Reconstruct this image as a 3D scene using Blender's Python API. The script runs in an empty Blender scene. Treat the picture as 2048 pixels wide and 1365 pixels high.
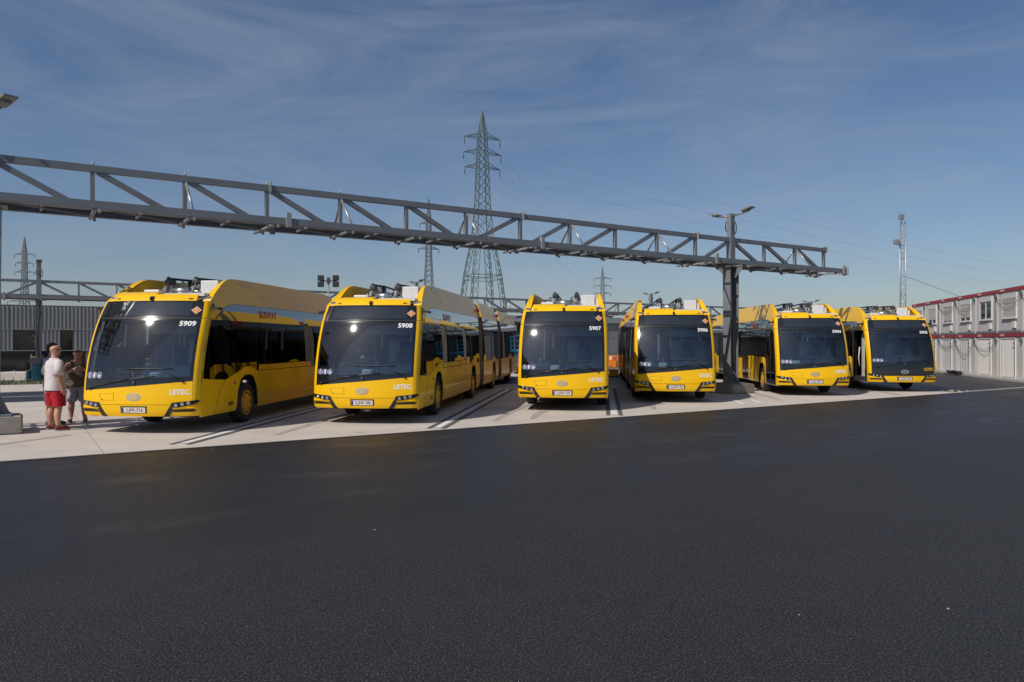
import bpy, bmesh, math, random
from math import sin, cos, pi, radians, sqrt, atan2
from mathutils import Vector, Matrix
import mathutils.geometry as mgeo
random.seed(7)
S = bpy.context.scene
COL = S.collection

# ------------------------------------------------------------------ camera
cam = bpy.data.cameras.new('camera'); camo = bpy.data.objects.new('camera', cam); COL.objects.link(camo)
cam.sensor_width = 36.0; cam.lens = 1500 / 2048 * 36; cam.shift_y = 0.0017
cam.clip_start = 0.1; cam.clip_end = 6000
camo.location = (0, 0, 1.92); camo.rotation_euler = (radians(90), 0, 0)
S.camera = camo
# ------------------------------------------------------------------ sky and sun
SUN_EL, SUN_AZ = radians(45), radians(225)          # azimuth clockwise from +Y
w = bpy.data.worlds.new('World'); S.world = w; w.use_nodes = True
nt = w.node_tree; nt.nodes.clear()
N = nt.nodes.new; L = nt.links.new
sky = N('ShaderNodeTexSky'); sky.sky_type = 'NISHITA'; sky.sun_disc = False
sky.sun_elevation = SUN_EL; sky.sun_rotation = SUN_AZ
sky.air_density = 1.0; sky.dust_density = .8; sky.ozone_density = 1.3
tc = N('ShaderNodeTexCoord')
mp = N('ShaderNodeMapping'); mp.inputs['Rotation'].default_value = (radians(6), radians(14), radians(20)); mp.inputs['Scale'].default_value = (1.5, 1.2, 6.0)
n1 = N('ShaderNodeTexNoise'); n1.inputs['Scale'].default_value = 1.7; n1.inputs['Detail'].default_value = 10; n1.inputs['Roughness'].default_value = .62; n1.inputs['Distortion'].default_value = 1.1
r1 = N('ShaderNodeValToRGB'); r1.color_ramp.elements[0].position = .40; r1.color_ramp.elements[1].position = .76
r1.color_ramp.elements[1].color = (.42, .42, .42, 1)
mx = N('ShaderNodeMixRGB'); mx.inputs[2].default_value = (5.2, 6.0, 7.2, 1)
hs = N('ShaderNodeHueSaturation'); hs.inputs['Saturation'].default_value = 1.05
bg = N('ShaderNodeBackground'); bg.inputs['Strength'].default_value = 0.063
wo = N('ShaderNodeOutputWorld')
L(tc.outputs['Generated'], mp.inputs['Vector']); L(mp.outputs[0], n1.inputs['Vector']); L(n1.outputs['Fac'], r1.inputs[0])
gm = N('ShaderNodeMixRGB'); gm.blend_type = 'MULTIPLY'; gm.inputs[0].default_value = 1; gm.inputs[2].default_value = (1.03, 1.07, 1.21, 1)
L(sky.outputs[0], hs.inputs['Color']); L(hs.outputs[0], gm.inputs[1]); L(gm.outputs[0], mx.inputs[1]); L(r1.outputs[0], mx.inputs[0]); L(mx.outputs[0], bg.inputs[0]); L(bg.outputs[0], wo.inputs[0])
sl = bpy.data.lights.new('sun', 'SUN'); sl.energy = 3.7; sl.angle = radians(.53); sl.color = (1, .93, .84)
so = bpy.data.objects.new('sun', sl); COL.objects.link(so)
sd = Vector((sin(SUN_AZ) * cos(SUN_EL), cos(SUN_AZ) * cos(SUN_EL), sin(SUN_EL)))
so.rotation_euler = (-sd).to_track_quat('-Z', 'Y').to_euler(); so.location = (-30, -30, 40)
vs = S.view_settings
vs.view_transform = 'Standard'; vs.look = 'None'; vs.exposure = 0.0; vs.gamma = 1.0; vs.use_curve_mapping = False
S.cycles.caustics_reflective = True; S.cycles.caustics_refractive = False
S.cycles.max_bounces = 10; S.cycles.transparent_max_bounces = 16
S.cycles.sample_clamp_indirect = 12.0; S.cycles.blur_glossy = .3

# ------------------------------------------------------------------ materials
MATS = {}
def mat(name, col, rough=.5, metal=0, spec=.5, coat=0, coat_r=.05, var=0, vscale=4, bump=0, bscale=60, spot=None, stretch=None, ior=None):
    m = bpy.data.materials.new(name); m.use_nodes = True; t = m.node_tree; b = t.nodes['Principled BSDF']
    b.inputs['Base Color'].default_value = (*col, 1); b.inputs['Roughness'].default_value = rough
    b.inputs['Metallic'].default_value = metal; b.inputs['Specular IOR Level'].default_value = spec
    b.inputs['Coat Weight'].default_value = coat; b.inputs['Coat Roughness'].default_value = coat_r
    if ior: b.inputs['IOR'].default_value = ior
    co = t.nodes.new('ShaderNodeTexCoord'); src = co.outputs['Object']
    if stretch:
        mpn = t.nodes.new('ShaderNodeMapping'); mpn.inputs['Scale'].default_value = stretch; t.links.new(src, mpn.inputs[0]); src = mpn.outputs[0]
    if var:
        nz = t.nodes.new('ShaderNodeTexNoise'); nz.inputs['Scale'].default_value = vscale; nz.inputs['Detail'].default_value = 6; nz.inputs['Roughness'].default_value = .6
        t.links.new(src, nz.inputs['Vector'])
        rp = t.nodes.new('ShaderNodeValToRGB'); rp.color_ramp.elements[0].position = .3; rp.color_ramp.elements[1].position = .7
        rp.color_ramp.elements[0].color = (*[max(0, c * (1 - var)) for c in col], 1); rp.color_ramp.elements[1].color = (*[min(1, c * (1 + var)) for c in col], 1)
        t.links.new(nz.outputs['Fac'], rp.inputs[0]); out = rp.outputs[0]
        mr = t.nodes.new('ShaderNodeMapRange'); mr.inputs['To Min'].default_value = max(.02, rough - .08); mr.inputs['To Max'].default_value = min(1, rough + .08)
        t.links.new(nz.outputs['Fac'], mr.inputs[0]); t.links.new(mr.outputs[0], b.inputs['Roughness'])
        if spot:                                            # small shaped stains / aggregate: (scale, threshold, colour)
            vz = t.nodes.new('ShaderNodeTexNoise'); vz.inputs['Scale'].default_value = spot[0]; vz.inputs['Detail'].default_value = 2
            t.links.new(src, vz.inputs['Vector'])
            vr = t.nodes.new('ShaderNodeValToRGB'); vr.color_ramp.elements[0].position = spot[1]; vr.color_ramp.elements[1].position = min(1, spot[1] + spot[3])
            t.links.new(vz.outputs['Fac'], vr.inputs[0])
            mxx = t.nodes.new('ShaderNodeMixRGB'); mxx.inputs[2].default_value = (*spot[2], 1)
            t.links.new(vr.outputs[0], mxx.inputs[0]); t.links.new(out, mxx.inputs[1]); out = mxx.outputs[0]
        t.links.new(out, b.inputs['Base Color'])
    if bump:
        bz = t.nodes.new('ShaderNodeTexNoise'); bz.inputs['Scale'].default_value = bscale; bz.inputs['Detail'].default_value = 3
        t.links.new(src, bz.inputs['Vector'])
        bn = t.nodes.new('ShaderNodeBump'); bn.inputs['Strength'].default_value = bump; bn.inputs['Distance'].default_value = .01
        t.links.new(bz.outputs['Fac'], bn.inputs['Height']); t.links.new(bn.outputs[0], b.inputs['Normal'])
    MATS[name] = m; return m
def glassmat(name, tint, ior=1.6, refl=(1, 1, 1), rough=.0):
    m = bpy.data.materials.new(name); m.use_nodes = True; t = m.node_tree; t.nodes.clear()
    o = t.nodes.new('ShaderNodeOutputMaterial'); mi = t.nodes.new('ShaderNodeMixShader'); tr = t.nodes.new('ShaderNodeBsdfTransparent'); gl = t.nodes.new('ShaderNodeBsdfGlossy'); fr = t.nodes.new('ShaderNodeFresnel')
    tr.inputs[0].default_value = (*tint, 1); gl.inputs['Color'].default_value = (*refl, 1); gl.inputs['Roughness'].default_value = rough; fr.inputs[0].default_value = ior
    t.links.new(fr.outputs[0], mi.inputs[0]); t.links.new(tr.outputs[0], mi.inputs[1]); t.links.new(gl.outputs[0], mi.inputs[2]); t.links.new(mi.outputs[0], o.inputs[0])
    MATS[name] = m; return m
def dusty(m, share, rough):
    t = m.node_tree; mi = [n for n in t.nodes if n.type == 'MIX_SHADER'][0]; gl = [n for n in t.nodes if n.type == 'BSDF_GLOSSY'][0]
    g2 = t.nodes.new('ShaderNodeBsdfGlossy'); g2.inputs['Roughness'].default_value = rough; m2 = t.nodes.new('ShaderNodeMixShader'); m2.inputs[0].default_value = share
    t.links.new(gl.outputs[0], m2.inputs[1]); t.links.new(g2.outputs[0], m2.inputs[2]); t.links.new(m2.outputs[0], mi.inputs[2])
YEL = mat('bus_yellow', (.90, .515, .002), .36, spec=.3, coat=.28, coat_r=.03, var=.04, vscale=1.5, bump=.06, bscale=2.2)
BLK = mat('black_gloss', (.012, .013, .015), .12, coat=.5)
BLKM = mat('black_matt', (.018, .018, .019), .6, var=.3, vscale=8)
GAP = mat('panel_gap', (.02, .014, .004), .7)
RUB = mat('tyre_rubber', (.022, .022, .023), .75, var=.25, vscale=9, bump=.3, bscale=40)
WIND = glassmat('windscreen_glass', (.82, .88, .90), 2.0, rough=.02)
dusty(WIND, .9, .045)
SIDEG = glassmat('tinted_glass', (.34, .36, .36), 1.5)
CANT = mat('cantrail_glass', (.012, .014, .018), .03, spec=.9, coat=1, coat_r=.01)
DISP = mat('display_glass', (.02, .026, .032), .06, spec=.8, coat=1)
WHT = mat('white_paint', (.72, .72, .70), .45, var=.08, vscale=6)
WTXT = mat('white_vinyl', (.82, .82, .80), .5)
SIL = mat('silver_metal', (.62, .62, .60), .28, metal=.9)
EMB = mat('emblem_silver', (.55, .53, .48), .35, metal=.55)
GRYM = mat('grey_metal', (.30, .30, .31), .42, metal=.5, var=.12)
DRK = mat('dark_mechanics', (.045, .045, .048), .5, var=.3, vscale=12)
ORG = mat('sticker_orange', (.62, .22, .06), .5)
ORL = mat('sticker_border', (.75, .52, .38), .5)
BLU = mat('sticker_blue', (.02, .035, .22), .45)
REDT = mat('red_vinyl', (.60, .06, .035), .5)
REDL = mat('red_lamp', (.45, .02, .015), .2, coat=1)
PLT = mat('plate_white', (.70, .68, .66), .4)
PLTR = mat('plate_red', (.22, .015, .02), .5)
LENS = mat('lamp_lens', (.5, .52, .55), .08, metal=.7, coat=1)
BELL = mat('bellows_fabric', (.19, .175, .16), .6, var=.15, vscale=6)
DASH = mat('dashboard_grey', (.24, .29, .31), .6, var=.1)
BINN = mat('binnacle_grey', (.42, .50, .53), .5, var=.06)
INTW = mat('interior_panel', (.55, .58, .58), .6, var=.06)
SEAT = mat('seat_fabric', (.07, .11, .16), .85, var=.2, vscale=20)
POLEY = mat('handrail', (.62, .55, .2), .35)
RIM = mat('rim_yellow', (.74, .39, .01), .4, coat=.5)
STEEL = mat('gantry_paint', (.205, .215, .23), .42, metal=.15, var=.10, vscale=1.2, bump=.05, bscale=30)
GALV = mat('galvanised', (.42, .43, .44), .38, metal=.6, var=.15, vscale=7)
BRK = mat('bracket_grey', (.36, .36, .36), .5, metal=.3)
LED = mat('lamp_housing', (.26, .26, .255), .45, metal=.3)
CAB = mat('cable_black', (.015, .016, .02), .5)
CONC = mat('concrete_slab', (.52, .465, .41), .85, spec=.3, var=.09, vscale=.9, bump=.15, bscale=90, spot=(2.6, .64, (.30, .265, .23), .16))
PLI = mat('plinth_concrete', (.30, .275, .245), .9, spec=.2, var=.14, vscale=3, bump=.3, bscale=50)
KERB = mat('kerb_concrete', (.42, .40, .37), .85, var=.1, vscale=2, bump=.2)
def asphalt(name):
    """fresh tarmac: coarse open stone in front, a finer rolled lane beside the concrete, dusty tyre tracks along it"""
    m = bpy.data.materials.new(name); m.use_nodes = True; t = m.node_tree; b = t.nodes['Principled BSDF']; nn, ll = t.nodes.new, t.links.new
    def math_(op, a, c=None, d=None, clamp=False):
        n = nn('ShaderNodeMath'); n.operation = op; n.use_clamp = clamp
        for i_, v in enumerate((a, c, d)):
            if v is None: continue
            if isinstance(v, (int, float)): n.inputs[i_].default_value = v
            else: ll(v, n.inputs[i_])
        return n.outputs[0]
    def noise(scale, detail=2, rough=.5, vec=None):
        n = nn('ShaderNodeTexNoise'); n.inputs['Scale'].default_value = scale; n.inputs['Detail'].default_value = detail; n.inputs['Roughness'].default_value = rough; ll(vec or pos, n.inputs['Vector']); return n.outputs['Fac']
    def step(v, a, c): 
        n = nn('ShaderNodeMapRange'); n.interpolation_type = 'SMOOTHSTEP'; n.inputs['From Min'].default_value = a; n.inputs['From Max'].default_value = c; ll(v, n.inputs[0]); return n.outputs[0]
    def mixc(f_, a, c):
        n = nn('ShaderNodeMixRGB')
        for i_, v in enumerate((f_, a, c)):
            if isinstance(v, tuple): n.inputs[i_].default_value = (*v, 1)
            elif isinstance(v, (int, float)): n.inputs[i_].default_value = v
            else: ll(v, n.inputs[i_])
        return n.outputs[0]
    pos = nn('ShaderNodeTexCoord').outputs['Object']
    dt = nn('ShaderNodeVectorMath'); dt.operation = 'DOT_PRODUCT'; ll(pos, dt.inputs[0]); dt.inputs[1].default_value = (-.549, .836, 0); c = dt.outputs['Value']
    big = noise(.35, 5, .6); mid = noise(2.2, 5, .6)
    cw_ = math_('ADD', c, math_('MULTIPLY', math_('SUBTRACT', mid, .5), .9)); lane = step(cw_, 6.9, 7.9)
    st_c = step(noise(66, 1), .50, .66); st_f = step(noise(80, 1), .53, .70); st2 = step(noise(38, 2), .60, .72)
    grain = math_('ADD', math_('MULTIPLY', st_c, math_('SUBTRACT', 1.0, math_('MULTIPLY', lane, .8))), math_('MULTIPLY', st_f, math_('MULTIPLY', lane, .55)), None, True)
    base = mixc(mid, (.0075, .007, .0075), (.016, .0148, .0145)); base = mixc(math_('MULTIPLY', step(big, .42, .7), .5), base, (.022, .019, .017))
    col = mixc(grain, base, (.058, .053, .048)); col = mixc(math_('MULTIPLY', st2, .3), col, (.004, .004, .004))
    vo = nn('ShaderNodeTexVoronoi'); vo.inputs['Scale'].default_value = 62; ll(pos, vo.inputs['Vector']); sx = nn('ShaderNodeSeparateColor'); ll(vo.outputs['Color'], sx.inputs[0])
    chip = math_('MULTIPLY', math_('GREATER_THAN', sx.outputs[0], .93), math_('LESS_THAN', vo.outputs['Distance'], .36)); col = mixc(math_('MULTIPLY', chip, math_('SUBTRACT', .8, math_('MULTIPLY', lane, .45))), col, (.085, .078, .07))
    trk = 0
    for c0, w0 in ((8.9, .28), (10.7, .30), (11.9, .22), (13.4, .3)):
        d_ = math_('ABSOLUTE', math_('SUBTRACT', math_('ADD', c, math_('MULTIPLY', math_('SUBTRACT', big, .5), 2.2)), c0)); k_ = math_('SUBTRACT', 1.0, step(d_, w0 * .3, w0)); trk = k_ if trk == 0 else math_('MAXIMUM', trk, k_)
    trk = math_('MULTIPLY', math_('MULTIPLY', trk, step(noise(.8, 4, .65), .44, .68)), .26); col = mixc(trk, col, (.075, .068, .062))
    ll(col, b.inputs['Base Color'])
    ro = math_('SUBTRACT', math_('ADD', .60, math_('MULTIPLY', math_('SUBTRACT', mid, .5), .25)), math_('ADD', math_('MULTIPLY', lane, .13), math_('MULTIPLY', trk, .22))); ll(ro, b.inputs['Roughness']); b.inputs['Specular IOR Level'].default_value = .5
    bp_ = nn('ShaderNodeBump'); bp_.inputs['Distance'].default_value = .008; ll(math_('SUBTRACT', .9, math_('MULTIPLY', lane, .45)), bp_.inputs['Strength']); ll(noise(80, 3), bp_.inputs['Height']); ll(bp_.outputs[0], b.inputs['Normal'])
    return m
ASPH = asphalt('asphalt')
ASPL = mat('asphalt_fine', (.019, .018, .0185), .5, spec=.5, var=.3, vscale=.7, bump=.35, bscale=60, spot=(60, .48, (.06, .055, .05), .28))
EARTH = mat('earth', (.16, .14, .11), .95, var=.25, vscale=.5)
LINE = mat('line_white', (.70, .70, .69), .7, var=.10, vscale=7)
TAR = mat('tar_seal', (.10, .095, .09), .75, var=.25, vscale=3)
CLAD = mat('cladding_grey', (.30, .305, .32), .5, metal=.2, var=.06, vscale=.7)
CLADL = mat('fascia_light', (.36, .38, .41), .5, var=.05)
PANE = mat('dark_pane', (.014, .017, .02), .06, spec=.8)
CWALL = mat('container_grey', (.55, .515, .485), .55, var=.05, vscale=1.5)
CWHT = mat('container_white', (.62, .60, .57), .5, var=.06, vscale=3)
CRED = mat('container_red', (.33, .028, .04), .5, var=.06, vscale=2)
TEAL = mat('socket_teal', (.06, .12, .13), .5)
PYL = mat('pylon_green', (.10, .145, .12), .6, var=.1)
PYLG = mat('pylon_grey', (.15, .17, .18), .6, var=.1)
WIRE = mat('wire', (.24, .27, .30), .5)
LIFT = mat('lift_blue', (.015, .16, .33), .45, var=.1)
ORB = mat('barrier_orange', (.70, .20, .02), .5, var=.15, vscale=6)
LEAF = mat('leaf', (.07, .095, .035), .7, var=.35, vscale=6)
WOOD = mat('wood', (.22, .13, .07), .8, var=.2, vscale=9)
SKIN = mat('skin', (.55, .29, .20), .55, var=.08, vscale=14)
SKIND = mat('skin_tanned', (.47, .235, .155), .55, var=.08, vscale=14)
HAIR = mat('hair_dark', (.03, .02, .016), .7)
SHIRT = mat('shirt_white', (.62, .57, .58), .85, var=.05, vscale=10, bump=.5, bscale=9)
OLIVE = mat('vest_olive', (.12, .098, .068), .9, var=.1, vscale=10, bump=.4, bscale=10)
REDS = mat('shorts_red', (.42, .004, .018), .85, var=.08, vscale=10, bump=.5, bscale=10)
GRYS = mat('shorts_grey', (.34, .34, .38), .85, var=.06, vscale=10, bump=.5, bscale=10)
PACK = mat('backpack_teal', (.03, .16, .185), .7, var=.2, vscale=8)
PACKG = mat('backpack_grey', (.17, .15, .17), .75)
SHOER = mat('shoe_red', (.20, .035, .03), .7)
SHOED = mat('shoe_dark', (.06, .06, .055), .7)
SHOEB = mat('sandal_tan', (.20, .15, .11), .75)

# ------------------------------------------------------------------ mesh helpers
class MB:
    def __init__(s): s.v = []; s.f = []; s.sm = []
    def add(s, vs_, fs, smooth=False):
        o = len(s.v); s.v += [tuple(p) for p in vs_]; s.f += [tuple(i + o for i in f) for f in fs]; s.sm += [smooth] * len(fs); return s
    def box(s, x0, x1, y0, y1, z0, z1, M=None):
        vs_ = [Vector((x, y, z)) for z in (z0, z1) for y in (y0, y1) for x in (x0, x1)]
        if M: vs_ = [M @ p for p in vs_]
        return s.add(vs_, [(0, 2, 3, 1), (4, 5, 7, 6), (0, 1, 5, 4), (2, 6, 7, 3), (0, 4, 6, 2), (1, 3, 7, 5)])
    def cbox(s, x0, x1, y0, y1, z0, z1, c=.02):             # box with chamfered edges
        xs, ys, zs = (x0, x1), (y0, y1), (z0, z1); b = bmesh.new()
        bmesh.ops.create_cube(b, size=1); 
        for v in b.verts: v.co = Vector(((x0 + x1) / 2 + v.co.x * (x1 - x0), (y0 + y1) / 2 + v.co.y * (y1 - y0), (z0 + z1) / 2 + v.co.z * (z1 - z0)))
        bmesh.ops.bevel(b, geom=b.edges[:], offset=c, segments=2, affect='EDGES', profile=.5)
        b.verts.index_update(); s.add([v.co.copy() for v in b.verts], [[v.index for v in f.verts] for f in b.faces]); b.free(); return s
    def bar(s, a, b, w_, h=None, up=(0, 0, 1)):
        a, b = Vector(a), Vector(b); d = b - a; h = h or w_
        if d.length < 1e-6: return s
        d.normalize(); u = Vector(up)
        if abs(d.dot(u)) > .98: u = Vector((0, 1, 0)) if abs(d.y) < .9 else Vector((1, 0, 0))
        x = d.cross(u).normalized(); y = x.cross(d).normalized()
        vs_ = [p + x * sx * w_ / 2 + y * sy * h / 2 for p in (a, b) for sx, sy in ((-1, -1), (1, -1), (1, 1), (-1, 1))]
        return s.add(vs_, [(3, 2, 1, 0), (4, 5, 6, 7), (0, 1, 5, 4), (1, 2, 6, 5), (2, 3, 7, 6), (3, 0, 4, 7)])
    def tube(s, pts, r, n=6, smooth=True):
        pts = [Vector(p) for p in pts]; rs = r if isinstance(r, (list, tuple)) else [r] * len(pts)
        rings = []; px = None
        for i, p in enumerate(pts):
            d = (pts[min(i + 1, len(pts) - 1)] - pts[max(i - 1, 0)]).normalized()
            u = px if px else (Vector((0, 0, 1)) if abs(d.z) < .9 else Vector((1, 0, 0)))
            x = (u - d * u.dot(d)).normalized(); y = d.cross(x); px = x
            rings.append([p + (x * cos(2 * pi * k / n) + y * sin(2 * pi * k / n)) * rs[i] for k in range(n)])
        vs_ = [q for rg in rings for q in rg]; fs = []
        for i in range(len(pts) - 1):
            for k in range(n): fs.append((i * n + k, i * n + (k + 1) % n, (i + 1) * n + (k + 1) % n, (i + 1) * n + k))
        s.add(vs_, fs, smooth); o = len(s.v) - len(vs_)
        s.f.append(tuple(o + k for k in reversed(range(n)))); s.f.append(tuple(o + (len(pts) - 1) * n + k for k in range(n))); s.sm += [False, False]
        return s
    def lathe(s, prof, M, n=24, smooth=True):               # prof: (radius, axial) about local x
        vs_ = [M @ Vector((a, r * cos(2 * pi * k / n), r * sin(2 * pi * k / n))) for r, a in prof for k in range(n)]
        fs = [(i * n + k, i * n + (k + 1) % n, (i + 1) * n + (k + 1) % n, (i + 1) * n + k) for i in range(len(prof) - 1) for k in range(n)]
        return s.add(vs_, fs, smooth)
    def ball(s, c, r, n=10, m=7):
        c = Vector(c); r = Vector(r) if not isinstance(r, (int, float)) else Vector((r, r, r))
        vs_ = [c + Vector((r.x * sin(pi * j / m) * cos(2 * pi * k / n), r.y * sin(pi * j / m) * sin(2 * pi * k / n), r.z * cos(pi * j / m))) for j in range(m + 1) for k in range(n)]
        return s.add(vs_, [(j * n + k, (j + 1) * n + k, (j + 1) * n + (k + 1) % n, j * n + (k + 1) % n) for j in range(m) for k in range(n)], True)
    def poly(s, pts): return s.add(pts, [tuple(range(len(pts)))])
    def shell(s, xs, lo, hi, nz, fmap, off=0., th=.02, smooth=True):
        """closed curved plate over xs, between lo(x) and hi(x), mapped by fmap(u, z, offset)"""
        nx = len(xs)
        def layer(o): return [fmap(x, lo(x) + (hi(x) - lo(x)) * j / nz, o) for x in xs for j in range(nz + 1)]
        A = layer(off); B = layer(off - th); n = len(A); k = nz + 1; fs = []; o = len(s.v)
        quad = lambda i, j: (i * k + j, (i + 1) * k + j, (i + 1) * k + j + 1, i * k + j + 1)
        top = [quad(i, j) for i in range(nx - 1) for j in range(nz)]
        s.add(A, top, smooth)                                # outer skin keeps its own vertices: clean smooth shading
        s.add(B, [tuple(reversed(q)) for q in top], smooth)
        bd = [i * k for i in range(nx)] + [(nx - 1) * k + j for j in range(1, k)] + [i * k + nz for i in range(nx - 2, -1, -1)] + [j for j in range(nz - 1, 0, -1)]
        m = len(bd); s.add([A[i] for i in bd] + [B[i] for i in bd], [(i, m + i, m + (i + 1) % m, (i + 1) % m) for i in range(m)])
        return s
    def mesh(s, name):
        me = bpy.data.meshes.new(name); me.from_pydata(s.v, [], s.f); me.polygons.foreach_set('use_smooth', s.sm); me.update(); return me
    def build(s, name, m, parent=None, fix=True):
        me = s.mesh(name)
        if fix:
            b = bmesh.new(); b.from_mesh(me); bmesh.ops.recalc_face_normals(b, faces=b.faces[:]); b.to_mesh(me); b.free()
        me.materials.append(m); return link(name, me, parent)
def link(name, data, parent=None):
    o = bpy.data.objects.new(name, data); COL.objects.link(o)
    if parent: o.parent = parent
    return o
def empty(name, loc=(0, 0, 0), rz=0):
    o = link(name, None); o.location = loc; o.rotation_euler = (0, 0, rz); o.empty_display_size = .3; return o
def tag(o, label, cat, group=None):
    o['label'] = label; o['category'] = cat
    if group: o['group'] = group
    return o
def struct(o, kind='structure'): o['kind'] = kind; return o
def copy_tree(o, parent=None):
    c = o.copy(); COL.objects.link(c); c.parent = parent
    for ch in list(o.children): copy_tree(ch, c)
    return c
def lerp(tab):
    def f(x):
        if x <= tab[0][0]: return tab[0][1]
        for (a, b), (c, d) in zip(tab, tab[1:]):
            if x <= c: return b + (d - b) * (x - a) / (c - a) if c > a else d
        return tab[-1][1]
    return f
def arange(a, b, n): return [a + (b - a) * i / n for i in range(n + 1)]
def text_mesh(txt, size, bold=.0, sx=1.0, shear=0.):
    cu = bpy.data.curves.new('t', 'FONT'); cu.body = txt; cu.size = size; cu.align_x = 'CENTER'; cu.align_y = 'CENTER'; cu.offset = bold; cu.shear = shear; cu.resolution_u = 3
    o = bpy.data.objects.new('t', cu); COL.objects.link(o)
    dg = bpy.context.evaluated_depsgraph_get(); me = bpy.data.meshes.new_from_object(o.evaluated_get(dg))
    vs_ = [(v.co.x * sx, v.co.y) for v in me.vertices]; fs = [tuple(p.vertices) for p in me.polygons]
    bpy.data.objects.remove(o); bpy.data.curves.remove(cu); bpy.data.meshes.remove(me); return vs_, fs
def text_obj(name, txt, size, f, m, parent, bold=0., sx=1., shear=0.):
    v, fs = text_mesh(txt, size, bold, sx, shear); b = MB(); b.add([f(x, y) for x, y in v], fs); return b.build(name, m, parent, fix=False)

# ------------------------------------------------------------------ ground
GU = Vector((19.5, 12.8, 0)).normalized(); GN = Vector((-GU.y, GU.x, 0))     # along / across the gantries
def gp(u, c, z=0): p = GU * u + GN * c; return Vector((p.x, p.y, z))
def band(name, u0, u1, c0, c1, z, m):
    return MB().poly([gp(u0, c0, z), gp(u1, c0, z), gp(u1, c1, z), gp(u0, c1, z)]).build(name, m, fix=False)
struct(MB().poly([(-3000, -600, -.06), (3000, -600, -.06), (3000, 3000, -.06), (-3000, 3000, -.06)]).build('ground', EARTH, fix=False))
struct(band('asphalt_yard', -60, 75, -40, 14.62, 0, ASPH))
struct(band('asphalt_forecourt', 30.35, 75, 14.78, 29, -.004, ASPL))
struct(band('service_road', -60, 75, 29, 35, -.004, ASPL))
struct(band('pavement', -60, 75, 35, 41, .0, CONC))
struct(band('verge', -60, 90, 41, 60, -.02, EARTH))
MB_ = MB(); p = [gp(u, c, -.05) for u, c in ((-40, 14.62), (30.35, 14.62), (30.35, 29), (-40, 29))]
apron = struct(MB_.poly(p).build('concrete_apron', TAR, fix=False))
for i in range(12):
    for j in range(3):
        u0, u1 = -28 + i * 4.87, -28 + (i + 1) * 4.87; c0, c1 = 14.62 + j * 4.79, 14.62 + (j + 1) * 4.79
        b = MB(); g = .009; z = .004 + random.uniform(-.0015, .0015)
        q = [gp(u0 + g, c0 + g), gp(u1 - g, c0 + g), gp(u1 - g, c1 - g), gp(u0 + g, c1 - g)]
        b.add([Vector((a.x, a.y, z)) for a in q] + [Vector((a.x, a.y, -.048)) for a in q], [(0, 1, 2, 3), (0, 4, 5, 1), (1, 5, 6, 2), (2, 6, 7, 3), (3, 7, 4, 0)])
        b.build('slab', CONC, apron, fix=False)
k = MB(); A, B = gp(-40, 14.62), gp(30.3, 14.62)
struct(MB().box(30.36, 74, 14.62, 14.78, -.05, .03, Matrix([[GU.x, GN.x, 0, 0], [GU.y, GN.y, 0, 0], [0, 0, 1, 0], [0, 0, 0, 1]])).build('kerb', KERB))
# painted bay lines with dark joint sealing along them
def bayline(x, y, vp, ln, w_=.16, tar=True):
    a = math.atan((vp - 1024) / 1500); d = Vector((sin(a), cos(a), 0)); q = Vector((d.y, -d.x, 0)); p0 = Vector((x, y, 0))
    o = struct(MB().poly([p0 - q * w_ / 2 + Vector((0, 0, .0125)), p0 + q * w_ / 2 + Vector((0, 0, .0125)), p0 + q * w_ / 2 + d * ln + Vector((0, 0, .0125)), p0 - q * w_ / 2 + d * ln + Vector((0, 0, .0125))]).build('bay_line', LINE, fix=False))
    if tar:
        for s_ in (-1, 1):
            c = p0 + q * s_ * (w_ / 2 + .085) - d * .15
            struct(MB().poly([c - q * .055 + Vector((0, 0, .009)), c + q * .055 + Vector((0, 0, .009)), c + q * .055 + d * (ln + .2) + Vector((0, 0, .009)), c - q * .055 + d * (ln + .2) + Vector((0, 0, .009))]).build('joint_seal', TAR, fix=False))
for a in ((-6.25, 14.26, 1135, 12), (-1.68, 16.9, 1190, 14), (2.72, 19.9, 1205, 12), (7.2, 23.3, 1190, 1.8), (7.85, 23.6, 1190, 1.6), (12.2, 26.2, 1180, 7)): bayline(*a, tar=a[0] < 5)
WEAR = mat('tyre_wear', (.37, .33, .29), .8, var=.14, vscale=2.5)
def mark(x, y, vp, ln, bend, w_=.24):
    a = math.atan((vp - 1024) / 1500); d = Vector((sin(a), cos(a), 0)); q = Vector((d.y, -d.x, 0)); p0 = Vector((x, y, .0075)); b = MB(); pts = []
    for k in range(17):
        t = k / 16; c = p0 + d * ln * t + q * bend * t * t; wd = w_ * (.5 + .5 * min(1, 4 * t, 4 * (1 - t))) * random.uniform(.85, 1.1); pts += [c - q * wd / 2, c + q * wd / 2]
    b.add(pts, [(2 * k, 2 * k + 1, 2 * k + 3, 2 * k + 2) for k in range(16)]); struct(b.build('tyre_mark', WEAR, fix=False))
for a in ((-4.9, 15.6, 1140, 9, .5), (-.4, 18.4, 1190, 8, 1.1), (.5, 18.8, 1190, 7, 1.2), (4.1, 21.6, 1200, 6, .3), (9.0, 25.2, 1180, 6, -.4), (-9.9, 12.6, 1140, 3, .5), (14.2, 27.4, 1180, 4, .3)): mark(*a)
sealant = struct(band('edge_sealant', -40, 30.35, 14.56, 14.655, .0095, TAR))
struct(band('lane_line', -30, 60, 31.9, 32.02, .004, LINE))
struct(band('lane_line', -30, 60, 35.2, 35.35, .008, LINE))

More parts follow.
